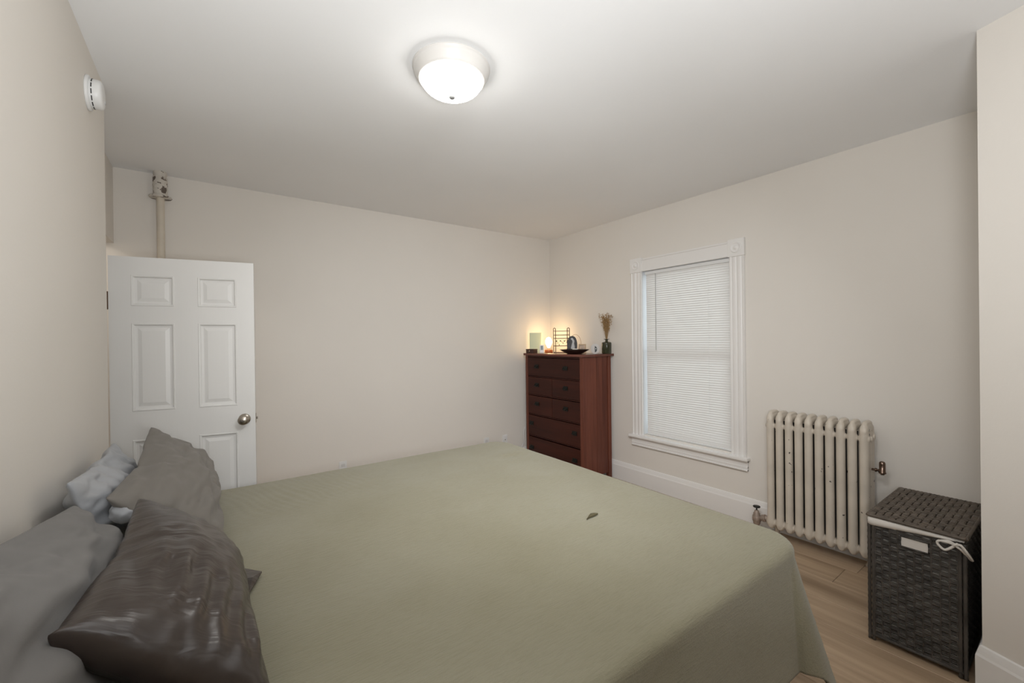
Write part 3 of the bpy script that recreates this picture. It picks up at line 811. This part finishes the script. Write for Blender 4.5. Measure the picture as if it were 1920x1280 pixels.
for k in range(9):
    xx = -W2 + .024 + k * .0155; zt = .172
    ln = (.03, .052, .075, .028, .04, .055, .03, .022, .045)[k]
    Lp = Matrix.Rotation(face(1053), 4, 'Z') @ Vector((xx, -.004, 0))
    r_ = empty('earring', p + Lp + Vector((0, 0, zt)), face(1053)); tag(r_, 'tiny dangling earring hooked on the jewelry rack bar', 'earring', 'earrings on the jewelry rack')
    obj('hook', tube(BM(), [(0, .003, 0), (0, 0, .005), (0, -.003, 0), (0, -.003, -ln + .01)], .0008, 5), SILV, r_)
    b_ = BM(); bmesh.ops.create_icosphere(b_, subdivisions=2, radius=.006)
    for v in b_.verts: v.co = Vector((v.co.x * (.8 if k % 3 else 1.3), v.co.y * .4 - .003, v.co.z * 1.7 - ln))
    obj('pendant', b_, mat('pendant', ((.06, .09, .06), (.4, .35, .25), (.1, .05, .04))[k % 3], .3, metal=.3), r_, True)
# dark oval stone with white figure + ring
p, s = spot(1073, 3.36); e = empty('oval_plaque', p, face(1073)); tag(e, 'dark grey oval standing plaque with a white pale figure', 'ornament')
bm = BM(); oh = .155; prof = []
def oval(bm, rx, h, y0, y1, z0=0):
    seg = 40; a = []; b = []
    for k in range(seg):
        t = 2 * pi * k / seg; c_, s2 = cos(t), sin(t); x = rx * (abs(c_) ** .85) * (1 if c_ > 0 else -1); z = h / 2 + h / 2 * s2
        a.append(bm.verts.new((x, y0, z + z0))); b.append(bm.verts.new((x, y1, z + z0)))
    bm.faces.new(a); bm.faces.new(b[::-1])
    for k in range(seg): bm.faces.new((a[k], b[k], b[(k + 1) % seg], a[(k + 1) % seg]))
    return bm
oval(bm, .058, .200, -.006, .006); bmesh.ops.bevel(bm, geom=[e_ for e_ in bm.edges if len(e_.link_faces) == 2 and any(len(f.verts) > 10 for f in e_.link_faces)], offset=.003, segments=2, affect='EDGES')
for v in bm.verts: v.co.z = max(v.co.z, 0) 
obj('stone', bm, mat('slate', (.045, .042, .042), .55, noise_amt=.35, noise_scale=40), e)
bm = BM()
pts_ = [(-.012, 0), (.004, .02), (.012, .0), (.030, .004), (.028, .05), (.022, .085), (.026, .115), (.016, .135), (.004, .150), (-.010, .146), (-.016, .135), (-.004, .128), (.004, .105), (-.006, .07), (-.014, .035)]
a = [bm.verts.new((x, -.0078, z + .028)) for x, z in pts_]; b = [bm.verts.new((x, -.005, z + .028)) for x, z in pts_]
bm.faces.new(a); bm.faces.new(b[::-1])
for k in range(len(a)): bm.faces.new((a[k], b[k], b[(k + 1) % len(a)], a[(k + 1) % len(a)]))
bmesh.ops.recalc_face_normals(bm, faces=bm.faces[:])
obj('figure', bm, mat('figure_white', (.50, .50, .50), .6), e)
p, s = spot(1079, 3.50); e = obj('wire_ring', tube(BM(), [(.066 * cos(2 * pi * k / 48), 0, .120 + .108 * sin(2 * pi * k / 48)) for k in range(48)], .0022, 6, True), mat('bronze_wire', (.30, .17, .09), .35, metal=.8), None, True)
for v in e.data.vertices: v.co.z = v.co.z - .0098
e.location = p; e.rotation_euler = (0, 0, face(1079)); tag(e, 'thin bronze wire ring standing behind the oval plaque', 'ring')
# shallow dark bowl
p, s = spot(1077, 3.255); e = empty('wooden_bowl', p, face(1077)); tag(e, 'wide shallow dark wooden bowl at front of dresser top', 'bowl')
bm = lathe(BM(), [(0, 0), (.070, 0), (.085, .004), (.125, .026), (.160, .046), (.163, .050), (.158, .051), (.120, .034), (.08, .012), (0, .010)], 48)
for v in bm.verts: v.co.y *= .62
obj('dish', bm, DARKWOOD, e, True)
p2 = p + Vector((-.01, -.02, .034)); o = obj('paper_slip', box(BM(), -.028, .028, -.012, .012, 0, .024, .002), mat('paper', (.7, .68, .62), .6), None); o.location = p2; o.rotation_euler = (radians(14), 0, -.5); tag(o, 'folded white paper slip lying in the dark bowl', 'paper')
o = obj('watch_strap', tube(BM(), [(.055 * cos(a) - .012, .016 * sin(a), .012 + .012 * sin(a * .5)) for a in [2 * pi * k / 24 for k in range(24)]], .006, 8, True), BLACK, None, True); o.location = p + Vector((-.02, .02, .030)); tag(o, 'black strap coiled in the dark wooden bowl', 'strap')
# small tan picture
p, s = spot(1092, 3.50); e = empty('small_frame', p, face(1092)); tag(e, 'small light wooden photo frame behind the dark bowl', 'photo frame')
TAN = mat('tan_frame', (.55, .40, .24), .5)
for (x0, x1, z0, z1) in ((-.042, -.030, 0, .105), (.030, .042, 0, .105), (-.03, .03, 0, .012), (-.03, .03, .093, .105)):
    mkbox('frame_bar', TAN, e, x0, x1, -.005, .005, z0, z1, .002)
mkbox('picture', mat('picture', (.55, .42, .32), .6, noise_amt=.35, noise_scale=30), e, -.03, .03, 0, .003, .012, .093)
# white round card with a dark half
p, s = spot(1116, 3.42); e = empty('round_holder', p, face(1116)); tag(e, 'clear whitish rounded stand showing a black half disc', 'ornament')
bm = oval(BM(), .046, .112, -.003, .003)
for v in bm.verts: v.co.z = max(v.co.z, 0)
obj('disc', bm, mat('milky', (.50, .47, .44), .4), e)
bm = BM(); pts_ = [(.0, .018)] + [(.024 * sin(a), .05 - .034 * cos(a)) for a in [pi * k / 14 for k in range(0, 15)]]
pts_ = pts_[1:]
a = [bm.verts.new((x - .004, -.006, z)) for x, z in pts_]; b = [bm.verts.new((x - .004, -.002, z)) for x, z in pts_]
bm.faces.new(a); bm.faces.new(b[::-1])
for k in range(len(a)): bm.faces.new((a[k], b[k], b[(k + 1) % len(a)], a[(k + 1) % len(a)]))
bmesh.ops.recalc_face_normals(bm, faces=bm.faces[:]); obj('half_disc', bm, BLACK, e)
b_ = BM(); bmesh.ops.create_icosphere(b_, subdivisions=1, radius=.005)
for v in b_.verts: v.co = Vector((v.co.x + .008, v.co.y * .3 - .006, v.co.z + .055))
obj('white_dot', b_, WHITEP, e)
# vase with dried grass
p, s = spot(1137.5, 3.535); e = empty('glass_vase', p); tag(e, 'dark green ribbed glass bottle vase at right end of dresser', 'vase')
VG = mat('dark_green_glass', (.025, .027, .010), .12, spec=.7, coat=.3)
bm = BM(); seg = 64
prof = [(0, 0), (.046, 0), (.051, .004), (.052, .01), (.053, .112), (.051, .122), (.044, .126), (.020, .129), (.0145, .133), (.014, .150), (.018, .153), (.030, .155), (.031, .159), (.026, .160), (.012, .159), (.011, .12), (.0, .12)]
lathe(bm, prof, seg)
for v in bm.verts:
    if .004 < v.co.z < .12 and Vector((v.co.x, v.co.y)).length > .04:
        a_ = math.atan2(v.co.y, v.co.x); k_ = 1 - .05 * abs(sin(a_ * 8)); v.co.x *= k_; v.co.y *= k_
obj('bottle', bm, VG, e, True)
g = empty('dried_grass', p + Vector((0, 0, .158))); tag(g, 'bunch of dried tan grass stems standing in green vase', 'dried flowers')
STEM = mat('dried_stem', (.30, .19, .085), .8); SEED = mat('dried_seed', (.30, .18, .075), .85, noise_amt=.3, noise_scale=60)
random.seed(11)
for k in range(52):
    ang = random.uniform(0, 2 * pi); spread = random.uniform(.008, .072); h = random.uniform(.20, .285)
    ex, ey = cos(ang) * spread, sin(ang) * spread
    if k == 0: ex, ey, h = -.02, .10, .29
    pt = [(ex * t ** 1.25 + .002 * cos(ang), ey * t ** 1.25 + .002 * sin(ang), -.03 + (h + .03) * t) for t in (0, .25, .5, .75, 1)]
    stem = obj('stem', tube(BM(), pt, [.0012, .0011, .001, .0009, .0006], 4), STEM, g)
    bm = BM()
    for q in range(16):
        t = random.uniform(.42, 1.02); c_ = Vector((ex * t ** 1.25, ey * t ** 1.25, -.03 + (h + .03) * t)) + Vector([random.uniform(-.009, .009) for _ in range(3)])
        r_ = random.uniform(.0028, .0052)
        vs = [bm.verts.new(c_ + Vector(d) * r_) for d in ((1, 0, 0), (-1, 0, 0), (0, 1, 0), (0, -1, 0), (0, 0, 1.9), (0, 0, -1.9))]
        for a0, b0 in ((0, 2), (2, 1), (1, 3), (3, 0)):
            bm.faces.new((vs[a0], vs[b0], vs[4])); bm.faces.new((vs[b0], vs[a0], vs[5]))
    tag(obj('seeds', bm, SEED, stem), kind='stuff')
# white cord at the dresser's far side
o = obj('power_cord', tube(BM(), [(3.150, 4.125, .46), (3.137, 4.135, .40), (3.136, 4.14, .31), (3.145, 4.14, .27), (3.12, 4.145, .22), (3.08, 4.15, .17), (3.04, 4.15, .05), (2.9, 4.15, .006)], .0035, 8), WHITEP, None, True)
tag(o, 'thin white power cord hanging at the left side of dresser', 'cord')

# ------------------------------------------------------------- radiator
RAD = mat('radiator_paint', (.62, .555, .47), .38, noise_amt=.10, noise_scale=5, bump=.35, bump_scale=38, dist=.004)
chips(RAD, (.05, .04, .035), .715, 30)
ry0, ry1, rx0, rx1 = .845, 1.468, 3.405, 3.565
rd = empty('radiator', ((rx0 + rx1) / 2, (ry0 + ry1) / 2, 0)); tag(rd, 'old cast iron radiator in chipped cream paint beneath right wall', 'radiator')
NSEC = 10; rp_ = (ry1 - ry0) / NSEC
def section(end=0):
    bm = BM(); w_ = .0215
    Dp = (rx1 - rx0) / 2
    cols = (-Dp + .027, 0, Dp - .027)
    for cx_ in cols:                # columns
        zz = [.128, .16, .25, .5, .75, .88, .925]; pr_ = [.0268, .0262, .0255, .0252, .0255, .026, .0235]
        rings = []
        for z, r_ in zip(zz, pr_):
            rings.append([bm.verts.new((cx_ + r_ * 1.05 * cos(a), r_ * sin(a), z)) for a in [2 * pi * k / 20 for k in range(20)]])
        for a, b in zip(rings, rings[1:]):
            for k in range(20): bm.faces.new((a[k], a[(k + 1) % 20], b[(k + 1) % 20], b[k]))
        bm.faces.new(rings[0][::-1]); bm.faces.new(rings[-1])
    # top arch and bottom bulb as horizontal lofts along x
    def loft(path):                  # (x, zc, ry, rz)
        rings = [[bm.verts.new((x, ry_ * cos(a), zc + rz * sin(a))) for a in [2 * pi * k / 20 for k in range(20)]] for x, zc, ry_, rz in path]
        for a, b in zip(rings, rings[1:]):
            for k in range(20): bm.faces.new((a[k], b[k], b[(k + 1) % 20], a[(k + 1) % 20]))
        bm.faces.new(rings[0][::-1]); bm.faces.new(rings[-1])
    loft([(-Dp, .905, .008, .012), (-Dp + .006, .912, .019, .030), (-Dp + .022, .922, .0240, .036), (-Dp + .045, .928, .0235, .034), (0, .934, .023, .032), (Dp - .045, .928, .0235, .034), (Dp - .022, .922, .0240, .036), (Dp - .006, .912, .018, .030), (Dp, .905, .008, .012)])
    # pinched ridge on the crown
    loft([(-Dp + .012, .940, .010, .014), (-Dp + .035, .958, .015, .014), (0, .964, .0165, .014), (Dp - .035, .960, .017, .015), (Dp - .010, .950, .013, .016)])
    loft([(-Dp + .001, .140, .010, .018), (-Dp + .010, .132, .022, .036), (-Dp + .03, .126, .0265, .040), (0, .128, .025, .036), (Dp - .03, .126, .0265, .040), (Dp - .010, .132, .022, .036), (Dp - .001, .140, .010, .018)])
    # web plate between the columns
    for a_, b_ in ((cols[0], cols[1]), (cols[1], cols[2])): box(bm, a_, b_, -.006, .006, .14, .915)
    # hubs joining to the neighbours
    for z, r_ in ((.865, .017), (.135, .024)):
        for cx_ in (cols[0] + .004, cols[2] - .004) if z > .5 else (cols[0] + .012, cols[2] - .012):
            vs = []
            for yy in (-rp_ / 2 - .001, rp_ / 2 + .001):
                vs.append([bm.verts.new((cx_ + r_ * cos(a), yy, z + r_ * sin(a))) for a in [2 * pi * k / 16 for k in range(16)]])
            for k in range(16): bm.faces.new((vs[0][k], vs[0][(k + 1) % 16], vs[1][(k + 1) % 16], vs[1][k]))
            bm.faces.new(vs[0][::-1]); bm.faces.new(vs[1])
    if end:                          # feet of the end sections
        for cx_ in (cols[2],):
            lathe(bm, [(0, 0), (.026, 0), (.026, .010), (.018, .022), (.017, .05), (.022, .12)], 16, (cx_, 0, 0))
    bmesh.ops.recalc_face_normals(bm, faces=bm.faces[:])
    o = obj('section', bm, RAD, rd, True)
    rm = o.modifiers.new('r', 'REMESH'); rm.mode = 'VOXEL'; rm.voxel_size = .0042; rm.use_smooth_shade = True
    sm = o.modifiers.new('s', 'SMOOTH'); sm.iterations = 4
    dg = bpy.context.evaluated_depsgraph_get(); me = bpy.data.meshes.new_from_object(o.evaluated_get(dg))
    o.modifiers.clear(); o.data = me
    me.polygons.foreach_set('use_smooth', [True] * len(me.polygons))
    return o
sec = section(0); sece = section(1)
GAPSHADE = mat('gap_shade_black', (.012, .010, .009), .7)  # stands in for the dark shade between the sections
_hd = (rx1 - rx0) / 2 - .030
def gap_shade_for(parent, side):
    # black core puts gap shade into colour; outer end flanks get radiator paint
    if gap_shade_for.me is None:
        o = obj('gap_shade_core', box(BM(), -_hd, _hd, -.0215, .0215, .15, .905, .003), GAPSHADE, parent); gap_shade_for.me = o
    else: share(gap_shade_for.me, 'gap_shade_core', parent)
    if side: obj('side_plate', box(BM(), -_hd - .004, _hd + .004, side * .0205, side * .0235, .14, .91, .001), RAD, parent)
gap_shade_for.me = None
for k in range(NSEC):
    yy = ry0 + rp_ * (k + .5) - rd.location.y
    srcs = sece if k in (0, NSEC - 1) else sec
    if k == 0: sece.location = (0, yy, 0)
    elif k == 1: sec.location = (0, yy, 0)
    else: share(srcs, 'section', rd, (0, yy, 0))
    gap_shade_for([c_ for c_ in rd.children if c_.name.startswith('section') and abs(c_.location.y - yy) < 1e-6][0], -1 if k == 0 else 1 if k == NSEC - 1 else 0)
# end medallion and plug
bm = lathe(BM(), [(0, .012), (.012, .012), (.018, .008), (.020, 0)], 20, (-.03, ry0 - rd.location.y + .004, .865), '-y'); obj('end_plug', bm, RAD, rd, True)
# air vent (chrome capsule on nipple)
vy = ry0 - rd.location.y
bm = BM(); tube(bm, [(.0, vy + .016, .665), (.0, vy - .030, .665)], .008, 12); tube(bm, [(0, vy - .010, .665), (0, vy - .018, .665)], .013, 6)
v_ = obj('air_vent', bm, CHROME, rd, True)
bm = lathe(BM(), [(0, 0), (.009, 0), (.012, .006), (.019, .010), (.020, .016), (.0165, .020), (.0165, .070), (.0155, .078), (.011, .085), (0, .088)], 24, (0, vy - .046, .640)); obj('vent_body', bm, CHROME, v_, True)
# inlet valve
VB = mat('valve_body', (.34, .27, .22), .45, metal=.2, noise_amt=.25, noise_scale=30, bump=.3); 
vl = empty('steam_valve', (3.50, 1.572, 0)); tag(vl, 'old steam valve with black handle left of the radiator', 'valve')
bm = BM(); lathe(bm, [(.017, 0), (.017, .06)], 16); obj('riser', bm, VB, vl, True)
bm = lathe(BM(), [(0, .055), (.022, .055), (.025, .06), (.025, .072), (.030, .080), (.032, .10), (.030, .12), (.024, .128), (.024, .140), (.018, .146), (.014, .162), (.009, .165), (0, .165)], 24); 
tube(bm, [(0, -.01, .10), (0, -.105, .135)], .019, 14); obj('body', bm, VB, vl, True)
bm = BM(); tube(bm, [(0, -.043, .113), (0, -.068, .122)], .027, 8); obj('union_nut', bm, VB, vl)
bm = lathe(BM(), [(0, .163), (.005, .163), (.005, .182), (.012, .184), (.024, .187), (.027, .192), (.024, .197), (.010, .199), (0, .199)], 24)
obj('handle', bm, BLACK, vl, True)

# ------------------------------------------------------------- wicker hamper
hx0, hx1, hy0, hy1, hz = 2.700, 3.300, .345, .668, .618
hm = empty('laundry_hamper', ((hx0 + hx1) / 2, (hy0 + hy1) / 2, 0), 0); tag(hm, 'dark brown woven laundry hamper with lid, white liner bow', 'laundry basket')
hc = hm.location
WK = mat('wicker_front', (.060, .053, .046), .5, spec=.45, noise_amt=.4, noise_scale=14, bump=.3, bump_scale=300, dist=.001)
WKL = mat('wicker_lid', (.085, .066, .050), .48, spec=.45, noise_amt=.35, noise_scale=16, bump=.3, bump_scale=300, dist=.001)
hw, hd = (hy1 - hy0), (hx1 - hx0)
def weave(bm, W, Hh, rows, stakes, amp=.0036, rh=.0062, strands=3, skip=None):
    """vertical panel in local (s, out, z): wefts going over alternate stakes"""
    pitch_ = Hh / rows; sp = W / stakes
    for r_ in range(rows):
        z = (r_ + .5) * pitch_; ph = (r_ % 2) * pi
        for k in range(strands):
            zz = z + (k - (strands - 1) / 2) * pitch_ / strands * .95; n_ = stakes * 6
            pts_ = []
            for i in range(n_ + 1):
                s_ = i / n_ * W
                if skip and skip(s_, zz): 
                    pts_.append(None); continue
                a_ = sin(pi * s_ / sp + ph)
                pts_.append((s_, amp * max(-.9, min(1, a_ * 1.3)) , zz + .0012 * noise.noise(Vector((s_ * 30, zz * 90, k)))))
            run = []
            for p_ in pts_ + [None]:
                if p_ is None:
                    if len(run) > 1: tube(bm, run, pitch_ / strands * .50, 5, cap=False)
                    run = []
                else: run.append(p_)
    for i in range(stakes + 1):
        s_ = min(max((i) * sp, .004), W - .004)
        if skip and skip(s_ , Hh - .07) and False: continue
        tube(bm, [(s_, 0, 0), (s_, 0, Hh)] if not (skip and skip(s_, Hh - .07)) else [(s_, 0, 0), (s_, 0, Hh - .104)], .0045, 5, cap=False)
    return bm
def panel(name, W, Hh, rows, stakes, origin, ang, skip=None, m_=WK):
    bm = weave(BM(), W, Hh, rows, stakes, skip=skip)
    M4 = Matrix.Translation(origin) @ Matrix.Rotation(ang, 4, 'Z')
    for v in bm.verts: v.co = M4 @ v.co
    o = obj(name, bm, m_, hm, True); tag(o, kind='stuff'); return o
hole = lambda s_, z: .105 < s_ < .215 and .500 < z < .548
# front faces -x : s along -y  (left to right in view)
bodyz = .03; Hh_ = hz - bodyz - .012
pf = panel('front_weave', hw - .03, hz - bodyz - .012, 27, 10, (hx0 - hc.x, hy1 - .015 - hc.y, bodyz), radians(-90), lambda s_, z: .103 < s_ < .193 and Hh_ - .090 < z < Hh_ - .044)
panel('side_weave', hd - .03, hz - bodyz - .012, 29, 17, (hx0 + .015 - hc.x, hy0 - hc.y + .004, bodyz), 0)
panel('side_weave', hd - .03, hz - bodyz - .012, 29, 17, (hx0 + .015 - hc.x, hy1 - hc.y - .004, bodyz), 0)
panel('back_weave', hw - .03, hz - bodyz - .012, 29, 9, (hx1 - hc.x, hy1 - .015 - hc.y, bodyz), radians(-90))
# corner posts: wrapped frames
for (x, y) in ((hx0, hy0), (hx0, hy1), (hx1, hy0), (hx1, hy1)):
    bm = BM()
    for dx_ in ((0, -.010), (0, .010)) if True else ():
        yo = dx_[1] * (1 if y == hy1 else -1) - (.004 if y == hy1 else -.004)
        n_ = 60; pts_ = [(x - hc.x, y - hc.y + yo * .8, .004 + (hz - .02) * i / n_) for i in range(n_ + 1)]
        tube(bm, pts_, [.0072 + .0012 * ((i * 7) % 3 == 0) for i in range(n_ + 1)], 8)
    obj('corner_post', bm, WK, hm, True)
bm = BM()
for (a, b) in (((hx0, hy0), (hx0, hy1)), ((hx1, hy0), (hx1, hy1)), ((hx0, hy0), (hx1, hy0)), ((hx0, hy1), (hx1, hy1))):
    tube(bm, [(a[0] - hc.x, a[1] - hc.y, .028), (b[0] - hc.x, b[1] - hc.y, .028)], .008, 8)
obj('bottom_rim', bm, WK, hm, True)
LIN = mat('liner_cloth', (.62, .58, .53), .85, bump=.2, bump_scale=200, dist=.001)
mkbox('liner', LIN, hm, hx0 + .010 - hc.x, hx1 - .010 - hc.x, hy0 + .016 - hc.y, hy1 - .016 - hc.y, .035, hz - .012, .01)
_zt, _zb = bodyz + Hh_ - .042, bodyz + Hh_ - .092; _ya, _yb = hy1 - .015 - .100 - hc.y, hy1 - .015 - .196 - hc.y
obj('handle_rim', tube(BM(), [(hx0 - hc.x - .002, _ya, _zt), (hx0 - hc.x - .002, _ya, _zb), (hx0 - hc.x - .002, _yb, _zb), (hx0 - hc.x - .002, _yb, _zt)], .0045, 7, True), WK, hm, True)
# folded cloth band over the front rim: deep at left, tapering to the right
bm = BM(); n_ = 30; va = []; 
for i in range(n_ + 1):
    t = i / n_; y = hy1 + .008 - t * (hw + .012) - hc.y; dep = .034 * (1 - t) ** .8 * (1 if t > .02 else .8) + .004; bulge = .009 + .003 * sin(t * 9)
    ring = [(hx0 - bulge * .4 - hc.x, hz + .004), (hx0 - bulge - .003 - hc.x, hz - .006), (hx0 - bulge - .004 - hc.x, hz - dep * .6), (hx0 - bulge - hc.x, hz - dep), (hx0 - .003 - hc.x, hz - dep - .002), (hx0 + .004 - hc.x, hz - .004)]
    va.append([bm.verts.new((x, y, z)) for x, z in ring])
for a, b in zip(va, va[1:]):
    for k in range(6): bm.faces.new((a[k], a[(k + 1) % 6], b[(k + 1) % 6], b[k]))
bm.faces.new(va[0]); bm.faces.new(va[-1][::-1]); bmesh.ops.recalc_face_normals(bm, faces=bm.faces[:])
obj('liner_cuff', bm, LIN, hm, True)
obj('handle_lining', box(BM(), hx0 - .001 - hc.x, hx0 + .005 - hc.x, _yb, _ya, _zb, _zt, .001), LIN, hm)
mkbox('liner_hang', LIN, hm, hx0 + .01 - hc.x, hx0 + .12 - hc.x, hy1 + .001 - hc.y, hy1 + .010 - hc.y, hz - .12, hz, .003)
# lid: twill of flat strips
lz = hz + .012
lid = empty('lid', (0, 0, 0)); lid.parent = hm
bpy.data.objects.remove(lid)
bm = BM(); nxs, nys = 22, 13
lw, ll = hw + .020, hd + .012; ox, oy = hx0 - .006 - hc.x, hy0 - .010 - hc.y
def strip(bm, pts_, half, ax):
    prev = None
    for p_ in pts_:
        p_ = Vector(p_); d = Vector((half, 0, 0)) if ax == 0 else Vector((0, half, 0))
        cur = [bm.verts.new(p_ - d + Vector((0, 0, -.0012))), bm.verts.new(p_ - d * .5 + Vector((0, 0, .001))), bm.verts.new(p_ + d * .5 + Vector((0, 0, .001))), bm.verts.new(p_ + d + Vector((0, 0, -.0012)))]
        if prev:
            for k in range(3): bm.faces.new((prev[k], prev[k + 1], cur[k + 1], cur[k]))
        prev = cur
px_, py_ = ll / nxs, lw / nys
for i in range(nxs):             # strips along y
    x = ox + (i + .5) * px_; n_ = nys * 4
    strip(bm, [(x, oy + lw * j / n_, lz + .004 * (1 if ((int(j / 4) + i) // 2) % 2 else -1) * min(1, 1.6 * abs(sin(pi * ((j % 8)) / 8)) + .35)) for j in range(n_ + 1)], px_ * .43, 0)
for j in range(nys):
    y = oy + (j + .5) * py_; n_ = nxs * 4
    strip(bm, [(ox + ll * i / n_, y, lz - .004 * (1 if ((int(i / 4) + j) // 2) % 2 else -1) * min(1, 1.6 * abs(sin(pi * ((i % 8)) / 8)) + .35)) for i in range(n_ + 1)], py_ * .43, 1)
bmesh.ops.recalc_face_normals(bm, faces=bm.faces[:])
box(bm, ox + .004, ox + ll - .004, oy + .004, oy + lw - .004, lz - .010, lz - .006)
l_ = obj('lid', bm, WKL, hm)
bm = BM(); c4 = [(ox, oy), (ox + ll, oy), (ox + ll, oy + lw), (ox, oy + lw)]
for a, b in zip(c4, c4[1:] + c4[:1]):
    n_ = 40; tube(bm, [(a[0] + (b[0] - a[0]) * i / n_, a[1] + (b[1] - a[1]) * i / n_, lz - .003 + .0008 * (i % 2)) for i in range(n_ + 1)], [.0072 + .0010 * (i % 2) for i in range(n_ + 1)], 7)
obj('lid_rim', bm, WKL, l_, True)
# bow
bc = Vector((hx0 - .016 - hc.x, hy0 + .022 - hc.y, hz - .022)); bm = BM()
def ribbon(pts_):
    q = [Vector(p_) for p_ in pts_]; q = [q[0] * 2 - q[1]] + q + [q[-1] * 2 - q[-2]]; out = []
    for k in range(1, len(q) - 2):
        for t in (0, .25, .5, .75):
            out.append(.5 * ((2 * q[k]) + (q[k + 1] - q[k - 1]) * t + (2 * q[k - 1] - 5 * q[k] + 4 * q[k + 1] - q[k + 2]) * t * t + (3 * q[k] - q[k - 1] - 3 * q[k + 1] + q[k + 2]) * t ** 3))
    tube(bm, out + [q[-2]], .0055, 6)
b_ = lambda s_, o_, z: (bc.x - o_, bc.y - s_, bc.z + z)      # s to the right in view
ribbon([b_(0, .004, 0), b_(-.02, .012, .006), b_(-.05, .014, .004), b_(-.055, .012, -.012), b_(-.035, .014, -.030), b_(-.02, .012, -.022), b_(0, .006, 0)])
ribbon([b_(0, .006, .002), b_(-.02, .010, .012), b_(-.045, .008, .004)])
ribbon([b_(0, .004, 0), b_(.018, .010, .006), b_(.035, .006, -.02), b_(.045, -.02, -.050), b_(.046, -.035, -.062), b_(.040, -.028, -.055), b_(.02, .0, -.018), b_(.0, .006, -.002)])
ribbon([b_(-.006, .006, -.006), b_(0, .013, .004), b_(.008, .006, .008)])
obj('liner_bow', bm, LIN, hm, True)

# unseen light added to brighten the hall beyond the door
pl = bpy.data.lights.new('hall_fill', 'POINT'); pl.energy = HALL; pl.color = (1, .93, .84); pl.shadow_soft_size = .12
po = bpy.data.objects.new('hall_fill', pl); po.location = (-1.2, 3.4, 2.5); COL.objects.link(po)
